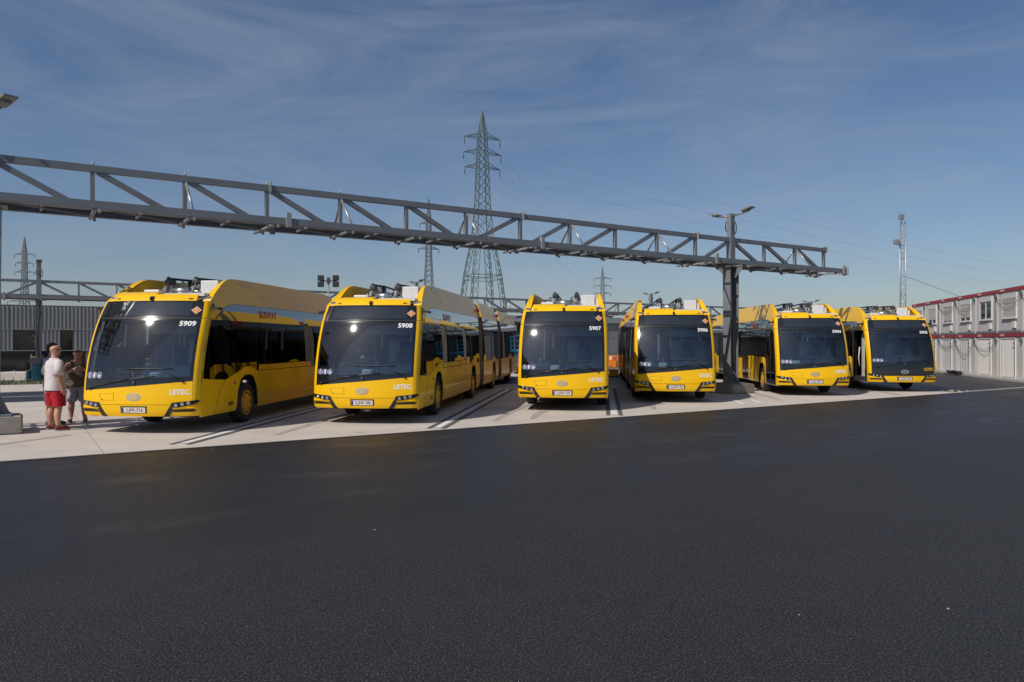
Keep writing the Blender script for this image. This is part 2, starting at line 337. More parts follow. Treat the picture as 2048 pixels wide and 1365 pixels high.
# ------------------------------------------------------------------ trolleybus
rlow = lerp([(.36, .06), (.44, .02), (.6, 0)]); rcap = lerp([(2.83, .685), (2.9, .735), (2.98, .84), (3.04, 1.0), (3.06, 1.18)])
rake = lambda z: rlow(z) if z <= .6 else .1377 * (z - .6) ** 2 if z <= 2.83 else rcap(z)
hw = lerp([(.33, 1.24), (.42, 1.27), (.6, 1.275), (1.2, 1.275), (1.5, 1.273), (1.8, 1.2695), (2.1, 1.263), (2.42, 1.250), (2.6, 1.232), (2.83, 1.195), (3.0, 1.15), (3.5, 1.02)])
PL = [(0, 0)]
for i in range(1, 25): x = 1.155 * i / 24; PL.append((x, x * x / 7.6))
a0 = math.atan(1.155 / 3.8)
for i in range(1, 11):
    a = a0 + (pi / 2 - a0) * i / 10; r = .12 / (1 - sin(a0)); PL.append((1.155 + r * (sin(a) - sin(a0)), 1.155 ** 2 / 7.6 + r * (cos(a0) - cos(a))))
PL.append((1.275, PL[-1][1] + 1.0))
SS = [0]
for (a, b), (c, d) in zip(PL, PL[1:]): SS.append(SS[-1] + math.hypot(c - a, d - b))
SEND = SS[-2]; YC = PL[-2][1]
pxs = lerp([(s, p[0]) for s, p in zip(SS, PL)]); pys = lerp([(s, p[1]) for s, p in zip(SS, PL)])
def fraw(s, z):
    sg = 1 if s >= 0 else -1; s = abs(s); return Vector((sg * pxs(s) * hw(z) / 1.275, pys(s) + rake(z), z))
def F(s, z, off=0.):
    p = fraw(s, z)
    if off:
        e = .03; n = (fraw(s + e, z) - fraw(s - e, z)).cross(fraw(s, z + e) - fraw(s, z - e)).normalized(); p = p + n * off
    return p
def SD(sg): return lambda y, z, off=0.: Vector((sg * (hw(z) + off), y, z))
def fpatch(name, pts, m, parent, off=.006, th=.012):        # polygon laid over the curved front, split so that it follows the curve
    b = bmesh.new(); vs_ = [b.verts.new((s, z, 0)) for s, z in pts]
    tri = mgeo.tessellate_polygon([[Vector((s, z, 0)) for s, z in pts]])
    for t in tri:
        try: b.faces.new([vs_[k] for k in t])
        except ValueError: pass
    s0, s1 = min(p[0] for p in pts), max(p[0] for p in pts)
    k = math.floor(s0 / .07) + 1
    while k * .07 < s1 - .004:
        if k * .07 > s0 + .004: bmesh.ops.bisect_plane(b, geom=b.verts[:] + b.edges[:] + b.faces[:], plane_co=(k * .07, 0, 0), plane_no=(1, 0, 0))
        k += 1
    b.verts.index_update(); b.verts.ensure_lookup_table()
    co = [(v.co.x, v.co.y) for v in b.verts]; n = len(co); fs = [tuple(v.index for v in f.verts) for f in b.faces]
    bd = [(e.verts[0].index, e.verts[1].index) for e in b.edges if len(e.link_faces) == 1]; b.free()
    o = MB(); o.add([F(s, z, off) for s, z in co] + [F(s, z, off - th) for s, z in co], fs + [tuple(n + q for q in reversed(f)) for f in fs] + [(a, c, n + c, n + a) for a, c in bd])
    return o.build(name, m, parent)
def const(c): return lambda x: c
SA = arange(-1, 1, 40)
wb = lambda s: 1.02 + .085 * s                              # lower edge of the windscreen: falls towards the kerb side

def make_bus():
    bus = empty('trolleybus')
    def sh(name, xs, lo, hi, nz, fm, m, parent=bus, off=0., th=.02): return MB().shell(xs, lo if callable(lo) else const(lo), hi if callable(hi) else const(hi), nz, fm, off, th).build(name, m, parent)
    # ---- front
    sh('front_panel', arange(-1.19, 1.19, 32), .634, lambda s: wb(s) - .004, 5, F, YEL)
    bp = sh('bumper', arange(-SEND - .06, SEND + .06, 40), .385, .626, 4, F, YEL, th=.05)
    for sg in (-1, 1):
        xs = [sg * s for s in ([1.194, 1.22, 1.25, 1.28, 1.31, 1.34, 1.37, 1.4, SEND, SEND + .07])]
        sh('corner_post', xs, .634, 2.446, 14, F, YEL)
        sh('corner_post', xs, 2.458, 2.83, 5, F, YEL)
    mk = sh('windscreen_surround', arange(-1.19, 1.19, 32), wb, lambda s: 1.175 + .03 * s, 2, F, BLK)
    for sg in (-1, 1):
        xs = [sg * s for s in (1.135, 1.16, 1.19)]
        sh('side_mask', xs, lambda s: 1.178 + .03 * s, 2.446, 10, F, BLK, mk)
    sh('top_mask', arange(-1.132, 1.132, 24), 2.40, 2.446, 1, F, BLK, mk)
    sh('windscreen', arange(-1.132, 1.132, 40), lambda s: 1.178 + .03 * s, 2.397, 22, F, WIND, th=.006)
    dp = sh('destination_display', arange(-1.19, 1.19, 32), 2.458, 2.826, 5, F, BLK)
    sh('display_screen', arange(-.97, .95, 20), 2.50, 2.79, 4, F, DISP, dp, off=.004, th=.006)
    sh('trim_strip', arange(-1.19, 1.19, 24), 2.447, 2.457, 1, F, DRK, off=.003)
    cp = sh('roof_cap', [-1.03 + .08 * i for i in range(14)], 2.834, 3.06, 8, F, YEL, th=.03)
    sh('roof_cap', [.014 + .084 * i for i in range(13)], 2.834, 2.985, 6, F, YEL, th=.03)
    for sg in (-1, 1):                                       # vents, and the sloped gaps beside the cap
        fpatch('marker_lamp', [(sg * .84, 2.868), (sg * .94, 2.868), (sg * .94, 2.892), (sg * .84, 2.892)], DRK, bus, .008, .02)
    MB().ball(F(0, 2.86, .035), (.035, .05, .045)).box(-.03, .03, rake(2.88) - .03, rake(2.88) + .08, 2.875, 2.93).build('roof_camera', DRK, bus)
    # headlights
    for sg in (-1, 1):
        hl = fpatch('headlight', [(sg * a, z) for a, z in ((.79, .672), (1.0, .69), (1.18, .708), (1.30, .722), (1.36, .716), (1.33, .672), (1.2, .632), (1.0, .59), (.837, .56))], BLK, bus, .012, .03)
        for a, z in ((.875, .618), (1.0, .64), (1.12, .664)):
            p = F(sg * a, z, .012); n = (F(sg * a, z, .1) - F(sg * a, z, 0)).normalized(); Mx = Matrix.Translation(p) @ n.to_track_quat('X', 'Z').to_matrix().to_4x4()
            MB().lathe([(.036, -.01), (.036, .012), (.028, .014), (.026, .004), (.012, .012), (0, .014)], Mx, 14).build('lamp', LENS, hl)
        fpatch('bumper_trim', [(sg * a, z) for a, z in ((.79, .664), (.837, .556), (.735, .384), (.615, .384), (.76, .60))], BLKM, bus, .010, .03)
        fpatch('air_slot', [(sg * a, z) for a, z in ((.80, .475), (.84, .522), (1.05, .535), (1.22, .535), (1.28, .50), (1.22, .478))], GAP, bp, .004, .006)
        sh('bumper_lip', [sg * s for s in arange(.80, 1.38, 10)], .555, .568, 1, F, YEL, bp, off=.016)
    # plate recess, service flap, panel joints
    fpatch('plate_recess', [(-.285, .452), (.285, .452), (.285, .60), (-.285, .60)], GAP, bp, .003, .006)
    fl = [(-.81, .845), (-.45, .868), (-.44, .72), (-.74, .72)]
    fb = MB()
    for (a, c), (d, e) in zip(fl, fl[1:] + fl[:1]): fb.bar(F(a, c, .001), F(d, e, .001), .006, .004)
    fb.build('service_flap_joint', GAP, bus)
    MB().ball(F(-.725, .735, 0), .012, 8, 5).build('flap_lock', DRK, bus)
    # wipers
    def wiper(piv, mid, b0, b1):
        wp = MB().tube([F(*piv, .03), F(*mid, .06)], .013, 6).build('wiper', BLKM, bus)
        MB().tube([F(b0[0] + (b1[0] - b0[0]) * t, b0[1] + (b1[1] - b0[1]) * t, .035) for t in (0, .25, .5, .75, 1)], .012, 6).build('wiper_blade', DRK, wp)
        MB().ball(F(*piv, .02), .032, 8, 6).build('wiper_hub', BLKM, wp)
    wiper((-1.05, .965), (-.10, 1.165), (-.62, 1.09), (.42, 1.215)); wiper((.985, 1.12), (.58, 1.335), (-.22, 1.37), (.78, 1.375))
    MB().ball(F(0, 1.075, .01), (.045, .03, .045)).build('washer_jet', DRK, bus)
    # emblem: oval with a swept S
    em = MB(); n_ = 32
    ring = [(.155 * cos(2 * pi * k / n_), .79 + .082 * sin(2 * pi * k / n_)) for k in range(n_)]
    emo = fpatch('emblem', ring, EMB, bus, .006, .01)
    def ribbon(pts, w0): 
        b = MB()
        for (a, c), (d, e) in zip(pts, pts[1:]): b.bar(F(a, .79 + c, .008), F(d, .79 + e, .008), .006, w0)
        return b
    ribbon([(.085, .032), (.03, .045), (-.05, .042), (-.08, .022), (-.04, .006), (.04, -.008), (.085, -.026), (.05, -.045), (-.03, -.046), (-.085, -.034)], .014).build('emblem_stripe', YEL, emo)
    # stickers
    def disc(s, z, r, m, parent, off, name): return fpatch(name, [(s + r * cos(2 * pi * k / 20), z + r * sin(2 * pi * k / 20)) for k in range(20)], m, parent, off, .003)
    for i, s in enumerate((-1.085, -.955, -.825)):
        d0 = disc(s, 1.235, .064, WTXT, bus, .010, 'access_sticker'); disc(s, 1.235, .058, BLU, d0, .0125, 'sticker_field')
        if i == 0:
            disc(s, 1.272, .011, WTXT, d0, .015, 'symbol'); fpatch('symbol', [(s - .006, 1.26), (s + .006, 1.26), (s + .006, 1.24), (s + .026, 1.24), (s + .04, 1.205), (s + .03, 1.20), (s + .02, 1.228), (s - .006, 1.228)], WTXT, d0, .015, .003)
            ring = MB()
            for k in range(9):
                a, a2 = radians(120 + k * 24), radians(144 + k * 24); ring.bar(F(s + .03 * cos(a), 1.222 + .03 * sin(a), .015), F(s + .03 * cos(a2), 1.222 + .03 * sin(a2), .015), .003, .008)
            ring.build('symbol', WTXT, d0)
        elif i == 1:
            disc(s, 1.275, .012, WTXT, d0, .015, 'symbol'); fpatch('symbol', [(s - .024, 1.262), (s + .024, 1.262), (s + .02, 1.225), (s + .014, 1.19), (s - .014, 1.19), (s - .02, 1.225)], WTXT, d0, .015, .003)
        else:
            disc(s - .02, 1.258, .011, WTXT, d0, .015, 'symbol'); fpatch('symbol', [(s - .034, 1.225), (s + .03, 1.252), (s + .034, 1.23), (s + .01, 1.205), (s - .02, 1.205)], WTXT, d0, .015, .003)
            disc(s - .012, 1.194, .009, WTXT, d0, .015, 'symbol'); disc(s + .018, 1.194, .009, WTXT, d0, .015, 'symbol')
    dm = fpatch('diamond_sign', [(1.055 + a, 2.62 + c) for a, c in ((-.11, 0), (0, -.085), (.11, 0), (0, .085))], ORL, bus, .010, .012)
    fpatch('diamond_field', [(1.055 + a, 2.62 + c) for a, c in ((-.09, 0), (0, -.069), (.09, 0), (0, .069))], ORG, dm, .0125, .004)
    fpatch('diamond_digit', [(1.055 + a, 2.62 + c) for a, c in ((-.006, -.032), (.008, -.032), (.008, .034), (-.006, .034), (-.02, .02))], ORL, dm, .015, .003)
    text_obj('operator_name', 'LETEC.', .145, lambda x, y: F(.955 + x, .885 + y, .0025), WTXT, bus, .0045, .98)
    # ---- sides
    skirt_lo = lambda arches: lerp(sorted(sum([[(a - .63, .34), (a - .625, .42), (a - .56, .80), (a - .40, 1.06), (a - .18, 1.15), (a + .18, 1.15), (a + .40, 1.06), (a + .56, .80), (a + .625, .42), (a + .63, .34)] for a in arches], [(0, .34), (24, .34)])))
    def ysamp(a, b, arches, extra=()):
        ys = set(arange(a, b, max(2, int((b - a) / .5))))
        for c in arches:
            for d in (-.63, -.625, -.56, -.48, -.4, -.29, -.18, 0, .18, .29, .4, .48, .56, .625, .63):
                if a < c + d < b: ys.add(c + d)
        for e in extra:
            if a < e < b: ys.add(e)
        return sorted(ys)
    ax = [2.7, 8.6, 14.0, 20.2]
    lowf = skirt_lo(ax)
    hump = lambda base: lerp(sorted(sum([[(a - .72, base), (a - .2, base + .13), (a + .2, base + .13), (a + .72, base)] for a in ax[1:]], [(3.3, base), (24, base)])))
    hiR = lambda y: lerp([(.3, 1.16), (.5, 1.15), (1.5, 1.08), (2.1, 1.22), (2.55, 1.35), (2.85, 1.35), (3.25, 1.22)])(y) if y < 3.3 else hump(1.22)(y)
    hiL = lambda y: lerp([(2.0, 1.25), (2.3, 1.36), (3.0, 1.36), (3.3, 1.25)])(y) if y < 3.3 else hump(1.25)(y)
    yf = YC + .075
    SEC = [(yf, 9.9), (11.0, 15.4), (16.5, 23.6)]
    R_, L_ = SD(1), SD(-1)
    sk = []
    for (a, b) in SEC:                                       # right-hand skirts
        arch = [c for c in ax if a < c < b]
        sk.append(sh('side_skirt', ysamp(a, b, arch, (1.5, 2.1, 2.55, 2.85, 3.25)), lowf, hiR, 5, R_, YEL, th=.03))
    doors = [(.5, 2.0), (5.2, 6.5), (11.4, 12.7), (17.3, 18.6), (21.6, 22.9)]
    for (a, b) in ((2.03, 5.17), (6.53, 9.9), (12.73, 15.4), (16.5, 17.27), (18.63, 21.57), (22.93, 23.6)):
        arch = [c for c in ax if a < c < b]
        sh('side_skirt', ysamp(a, b, arch, (2.0, 2.3, 3.0, 3.3)), lowf, hiL, 5, L_, YEL, th=.03)
    sh('sill', arange(3.35, 7.1, 8), 1.235, 1.37, 1, R_, YEL)
    sh('sill', arange(3.35, 5.17, 4), 1.265, 1.37, 1, L_, YEL)
    for fm, sg, cuts, hif in ((R_, 1, [(None, 1.85), (1.87, 3.4), (3.42, 5.2), (5.22, 7.08), (7.1, 9.88), (11.02, 13.2), (13.22, 15.38), (16.52, 19), (19.02, 21.3), (21.32, 23.5)], hiR),
                              (L_, -1, [(2.02, 3.6), (3.62, 5.18), (6.52, 8.2), (8.22, 9.88), (12.72, 15.38), (16.52, 17.28), (18.62, 21.58), (22.92, 23.5)], hiL)):
        for a, b in cuts:
            st = a if a else yf + .02
            lo = (lambda y, hif=hif, sg=sg: max(hif(y) + .008, 1.385 if 3.35 < y < (7.1 if sg > 0 else 5.17) else 0))
            if a is None:                                    # the driver's window leans back with the corner post
                fm2 = lambda y, z, off=0.: fm(y + rake(z) * max(0, 1 - (y - st) / (1.85 - st)), z, off)
                sh('side_window', arange(st, b, 8), lo, 2.42, 8, fm2, SIDEG, off=-.006, th=.006)
            else: sh('side_window', ysamp(a, b, [], (2.1, 2.3, 2.55, 2.85, 3.0, 3.25, 7.1, 8.4, 8.8)), lo, 2.42, 4, fm, SIDEG, off=-.006, th=.006)
            if a: sh('window_pillar', [a - .03, a + .03], lo, 2.42, 3, fm, BLK, off=-.016, th=.03)
        for i, (a, b) in enumerate(SEC):
            cl = lerp([(1.08, 2.43), (1.10, 2.47), (1.35, 2.62), (1.7, 2.76), (2.2, 2.822)])
            cg = sh('cantrail_glass', arange(a, b, 12) if i else [1.08, 1.2, 1.35, 1.5, 1.7, 1.95, 2.2, 3, 4, 5, 6, 7, 8, 9, 9.9], 2.43, cl if i == 0 else 2.822, 4, fm, CANT)
            if i == 0: sh('post_filler', [yf + .30, .9, 1.0, 1.09], 2.43, lerp([(.7, 2.435), (1.09, 2.46)]), 1, fm, YEL)
            top = lerp([(.84, 2.46), (.975, 2.84), (1.25, 3.02), (1.7, 3.26), (2.0, 3.38), (2.3, 3.43), (3, 3.45), (9.0, 3.50), (9.6, 3.46), (9.9, 3.34)]) if i == 0 else lerp([(11, 3.38), (11.3, 3.45), (15.1, 3.40), (15.4, 3.3)]) if i == 1 else lerp([(16.5, 3.3), (16.8, 3.38), (21.8, 3.34), (22.8, 3.2), (23.3, 2.98), (23.6, 2.84)])
            bot = lerp([(.84, 2.452), (1.10, 2.475), (1.35, 2.628), (1.7, 2.768), (2.2, 2.83)]) if i == 0 else const(2.83)
            ys = [.84, .875, .91, .94, .975, 1.1, 1.25, 1.4, 1.55, 1.7, 1.85, 2.0, 2.15, 2.3, 2.6, 3, 4, 5, 6, 7, 8, 9, 9.3, 9.6, 9.9] if i == 0 else sorted(set(arange(a, b, 14) + [11.3, 15.1][:2 if i == 1 else 0] + ([16.8, 21.8, 22.8, 23.3] if i == 2 else [])))
            fa = sh('roof_fairing', ys, bot, top, 6, fm, YEL, th=.035)
            if i == 0:                                       # forward-facing flange of the fairing
                hb = MB(); edge = [(.955, 2.836), (1.1, 2.925), (1.25, 3.02), (1.4, 3.10), (1.55, 3.18), (1.7, 3.26), (1.85, 3.325), (2.0, 3.38), (2.15, 3.41), (2.3, 3.43)]
                wd = lerp([(2.83, .20), (3.1, .15), (3.43, .07)])
                P = [(Vector((sg * (hw(z) + .001), y, z)), Vector((sg * (hw(z) - wd(z)), y + .015, z - .012))) for y, z in edge]
                hb.add([q for p_ in P for q in p_], [(2 * i_, 2 * i_ + 1, 2 * i_ + 3, 2 * i_ + 2) for i_ in range(len(P) - 1)], True)
                hb.add([q + Vector((0, .02, -.03)) for p_ in P for q in p_], [(2 * i_, 2 * i_ + 2, 2 * i_ + 3, 2 * i_ + 1) for i_ in range(len(P) - 1)], True)
                hb.build('fairing_flange', YEL, fa)
                for a_, b_, c_, d_ in ((2.7, 3.5, 3.27, 3.39), (3.6, 3.95, 3.0, 3.1)): sh('fairing_hatch', [a_, b_], c_, d_, 1, fm, RIM, fa, off=.006)
            if i < 2:
                MB().cbox(min(sg * 1.12, sg * 1.24), max(sg * 1.12, sg * 1.24), b + .08, b + .24, 3.04, 3.17).build('marker_lamp', REDL, bus)
        MB().box(-.05, .05, -.01, .01, -.03, .03)
        # camera arm
        ca = MB().bar((sg * 1.18, 1.02, 2.70), (sg * 1.40, 1.0, 2.665), .16, .055).bar((sg * 1.19, 1.06, 2.70), (sg * 1.19, 1.06, 2.78), .05, .05); ca.build('camera_arm', BLKM, bus)
    text_obj('side_lettering', 'BUSWAY', .26, lambda x, y: Vector((hw(2.62 + y) + .004, 4.0 + x, 2.62 + y)), REDT, bus, .004, 1.1)
    text_obj('side_lettering', 'BUSWAY', .26, lambda x, y: Vector((-hw(2.62 + y) - .004, 4.0 - x, 2.62 + y)), REDT, bus, .004, 1.1)
    # joint in the driver's side skirt and small items
    jb = MB(); jp = [(1.5, 1.08), (1.28, .9), (1.14, .72), (1.06, .55), (1.03, .36)]
    for (a, c), (d, e) in zip(jp, jp[1:]): jb.bar(R_(a, c, .001), R_(d, e, .001), .012, .004, up=(1, 0, 0))
    jb.build('panel_joint', GAP, bus)
    MB().lathe([(0, .012), (.045, .012), (.05, 0)], Matrix.Translation((1.277, 1.95, 1.0)), 16).build('emergency_button', REDL, bus)
    # doors on the kerb side
    for di, (a, b) in enumerate(doors):
        dr = empty_part('door', bus)
        for e, (c, d) in enumerate(((a, (a + b) / 2 - .01), ((a + b) / 2 + .01, b))):
            fr = MB(); fmx = (lambda y, z, off=0.: L_(y + (rake(z) * max(0, 1 - (y - .5) / 1.5) if di == 0 else 0), z, off))
            for y0, y1, z0, z1 in ((c, c + .05, .40, 2.42), (d - .05, d, .40, 2.42), (c + .05, d - .05, .40, .50), (c + .05, d - .05, 2.34, 2.42)):
                fr.shell([y0, y1], const(z0), const(z1), 6, fmx, -.005, .035)
            lf = fr.build('door_leaf', BLKM, dr)
            MB().shell([c + .05, d - .05], const(.50), const(2.34), 6, fmx, -.012, .008).build('door_glass', SIDEG, lf)
        MB().box(-1.25, -1.1, a, b, .34, .385).build('door_step', GRYM, dr)
    # wheels
    for y in ax:
        for sg in (-1, 1):
            Mx = Matrix.Translation((sg * 1.0, y, .48)) @ Matrix.Rotation(0 if sg > 0 else pi, 4, 'Z')
            ty = MB().lathe([(.30, -.06), (.44, -.05), (.475, -.01), (.48, .06), (.48, .16), (.472, .215), (.43, .245), (.335, .25), (.30, .22)], Mx, 36).build('wheel', RUB, bus)
            MB().lathe([(.30, .22), (.305, .238), (.285, .246), (.27, .225), (.20, .232), (.17, .25), (.12, .262), (0, .266)], Mx, 32).build('rim', RIM, ty)
            sb = MB()
            for k in range(8):
                a = 2 * pi * k / 8; c0 = Vector((.236, .237 * cos(a), .237 * sin(a))); t_ = Vector((0, -sin(a), cos(a)))
                sb.bar(Mx @ (c0 - t_ * .055), Mx @ (c0 + t_ * .055), .035, .012, up=Mx.to_3x3() @ Vector((1, 0, 0)))
            sb.build('rim_slot', DRK, ty)
            MB().box(min(sg * .62, sg * 1.2), max(sg * .62, sg * 1.2), y - .64, y + .64, 1.155, 1.18).box(min(sg * .62, sg * .64), max(sg * .62, sg * .64), y - .64, y + .64, .45, 1.155).build('arch_liner', BLKM, bus)
    # floor, ceiling, rear, bellows
    fb = MB()
    for a, b in ((.75, 2.0), (3.4, 7.9), (9.3, 13.3), (14.7, 19.5), (20.9, 23.5)): fb.box(-1.2, 1.2, a, b, .36, .56)
    for y in ax: fb.box(-.62, .62, y - .71, y + .71, .38, .60)
    fb.build('floor', DRK, bus)
    MB().box(-1.13, 1.13, 1.05, 23.3, 2.86, 2.94).build('roof', GRYM, bus)
    MB().box(-1.15, 1.15, 1.1, 23.3, 2.44, 2.47).build('ceiling', INTW, bus)
    MB().shell(arange(-1.2, 1.2, 8), const(.4), const(2.9), 6, lambda x, z, off=0.: Vector((x * hw(z) / 1.275, 23.6 - .15 * (x / 1.2) ** 4 - max(0, z - 2) * .35 + off, z)), 0, .03).build('rear_panel', YEL, bus)
    for a, b in ((9.9, 11.0), (15.4, 16.5)):
        bl = MB(); n_ = 12; rings = []
        prof = [(1.18, .45), (1.23, .6), (1.23, 2.3), (1.18, 2.75), (1.0, 2.98), (-1.0, 2.98), (-1.18, 2.75), (-1.23, 2.3), (-1.23, .6), (-1.18, .45)]
        for i in range(2 * n_ + 1):
            y = a + (b - a) * i / (2 * n_); k = 1.0 if i % 2 == 0 else .955
            rings.append([Vector((x * k, y, 1.7 + (z - 1.7) * k)) for x, z in prof])
        m_ = len(prof); bl.add([p for r in rings for p in r], [(i * m_ + k, i * m_ + (k + 1) % m_, (i + 1) * m_ + (k + 1) % m_, (i + 1) * m_ + k) for i in range(2 * n_) for k in range(m_)])
        bl.build('bellows', BELL, bus)
    # roof equipment and trolley gear
    MB().cbox(.46, .88, 1.95, 2.8, 2.95, 3.37, .015).cbox(.88, .99, 2.0, 2.8, 2.95, 3.27, .01).build('roof_box', WHT, bus)
    MB().box(.10, 1.02, 1.02, 1.30, 2.95, 3.02).build('roof_plate', WHT, bus); MB().cbox(-.72, -.35, 1.6, 2.4, 2.95, 3.14, .02).build('roof_box', WHT, bus)
    MB().lathe([(0, -.24), (.085, -.24), (.085, .2), (0, .2)], Matrix.Translation((-.02, 2.0, 3.13)), 18).build('air_tank', SIL, bus)
    for x in (-.33, .33):
        tg = MB().box(x - .13, x + .13, 1.9, 2.5, 2.95, 3.12).bar((x - .1, 2.0, 3.12), (x - .03, 2.15, 3.36), .035).bar((x + .1, 2.0, 3.12), (x + .03, 2.15, 3.36), .035).bar((x - .1, 2.4, 3.12), (x - .03, 2.3, 3.34), .03).bar((x + .1, 2.4, 3.12), (x + .03, 2.3, 3.34), .03).bar((x - .15, 2.2, 3.24), (x + .15, 2.2, 3.24), .04).build('trolley_base', GRYM, bus)
        MB().cbox(x - .075, x + .075, 1.93, 2.2, 3.30, 3.40, .02).ball((x, 1.98, 3.42), .05, 8, 6).tube([(x - .09, 2.3, 3.16), (x - .09, 2.9, 3.22)], .035, 8).build('trolley_pivot', DRK, tg)
        MB().tube([(x, 2.0, 3.42), (x, 3.1, 3.46), (x * 1.0, 8.9, 3.40)], [.028, .028, .02], 8).build('trolley_pole', CAB, bus)
        MB().cbox(x - .05, x + .05, 2.95, 3.1, 3.2, 3.47, .01).build('pole_hook', DRK, bus)
        MB().tube([(x - .16, 2.05, 3.18), (x - .16, 2.9, 3.30)], .028, 8).build('spring', SIL, tg); MB().tube([(x + .16, 2.05, 3.16), (x + .16, 2.9, 3.28)], .028, 8).build('spring', SIL, tg)
        for zz in (3.14, 3.17, 3.20, 3.23): MB().lathe([(.02, -.008), (.045, 0), (.02, .008)], Matrix.Translation((x - .02, 1.88, zz)) @ Matrix.Rotation(pi / 2, 4, 'Y'), 10).build('insulator', WHT, tg)
        MB().tube([(x - .12, 1.95, 3.14), (x - .2, 2.3, 3.3), (x - .1, 2.7, 3.36), (x, 3.0, 3.40)], .012, 5).build('gear_cable', CAB, tg)
        MB().bar((x - .22, 2.62, 3.1), (x + .22, 2.62, 3.1), .06, .08).bar((x, 2.62, 3.1), (x, 2.62, 3.42), .05).build('pole_rest', GRYM, tg)
    MB().cbox(-.85, .85, 4.0, 8.6, 2.95, 3.3, .04).build('roof_unit', GRYM, bus)
    MB().cbox(-.85, .85, 11.6, 14.8, 2.95, 3.25, .04).build('roof_unit', GRYM, bus)
    # cab and saloon seen through the glass
    MB().cbox(-1.1, 1.1, .42, .78, .60, 1.12, .06).build('dashboard', DASH, bus)
    ds = MB(); ds.ball((.62, .80, 1.24), (.44, .30, .19), 18, 8); ds.build('instrument_binnacle', BINN, bus)
    st = MB(); pts = [Vector((.55 + .21 * cos(2 * pi * k / 16), 1.0 + .21 * sin(2 * pi * k / 16) * .75, 1.33 + .21 * sin(2 * pi * k / 16) * .6)) for k in range(17)]
    st.tube(pts, .016, 6).bar((.55, 1.0, 1.33), (.55, .8, 1.12), .06).build('steering_wheel', BLKM, bus)
    MB().cbox(.30, .80, 1.45, 1.95, .95, 1.1, .05).cbox(.32, .78, 1.85, 2.0, 1.05, 1.72, .06).cbox(.40, .70, 1.87, 1.97, 1.72, 1.95, .04).build('driver_seat', SEAT, bus)
    MB().box(.05, .08, 1.0, 2.2, .56, 1.35).box(.05, 1.2, 2.2, 2.23, .56, 2.0).build('cab_partition', INTW, bus)
    MB().box(-.2, 1.15, .95, .97, 2.12, 2.36).build('sun_blind', INTW, bus)
    MB().cbox(-.42, -.15, 1.3, 1.6, .56, 1.25, .03).build('ticket_machine', INTW, bus); MB().cbox(-1.1, -.55, 2.2, 3.2, .56, 1.3, .04).build('wheel_box', INTW, bus)
    for x, y in ((-.3, 2.1), (-.5, 4.4), (.4, 5.0), (-.45, 7.2)): MB().tube([(x, y, .56), (x, y, 2.44)], .017, 6).build('handrail', POLEY, bus)
    for y in (3.9, 4.9, 6.9, 7.7):
        for x in (.55, .98) if y < 7 else (-.8, .75): MB().cbox(x - .2, x + .2, y, y + .42, .95, 1.05, .04).cbox(x - .2, x + .2, y + .36, y + .46, 1.0, 1.72, .04).build('passenger_seat', SEAT, bus)
    return bus
def empty_part(name, parent):
    o = link(name, None, parent); o.empty_display_size = .2; return o

bus0 = make_bus()
BUSES = [('5909', '2-JPK-716', -7.87, 15.58, 4.42, 'yellow trolleybus 5909 with plate 2-JPK-716, nearest the standing men'),
         ('5908', '2-JNP-180', -3.50, 17.49, 6.13, 'yellow bi-articulated trolleybus 5908 with plate 2-JNP-180, second from the men'),
         ('5907', '2-JNP-179', 1.397, 20.85, 6.9, 'yellow trolleybus 5907 seen squarely from the front, plate 2-JNP-179'),
         ('5906', '2-JNP-178', 5.171, 23.68, 6.69, 'yellow trolleybus 5906 with its kerb-side front in shadow, beside the gantry column'),
         ('5904', '2-JNJ-783', 10.857, 26.85, 5.94, 'yellow trolleybus 5904 just beyond the gantry column, with yellow front panel'),
         ('5903', '2-JNJ-768', 15.25, 29.1, 5.94, 'trolleybus 5903 with black front panel and open front door, nearest the containers')]
for i, (num, plate, x, y, yaw, lab) in enumerate(BUSES):
    b = bus0 if i == 0 else copy_tree(bus0)
    b.location = (x, y, 0); b.rotation_euler = (0, 0, -radians(yaw)); tag(b, lab, 'bus', 'trolleybuses parked side by side')
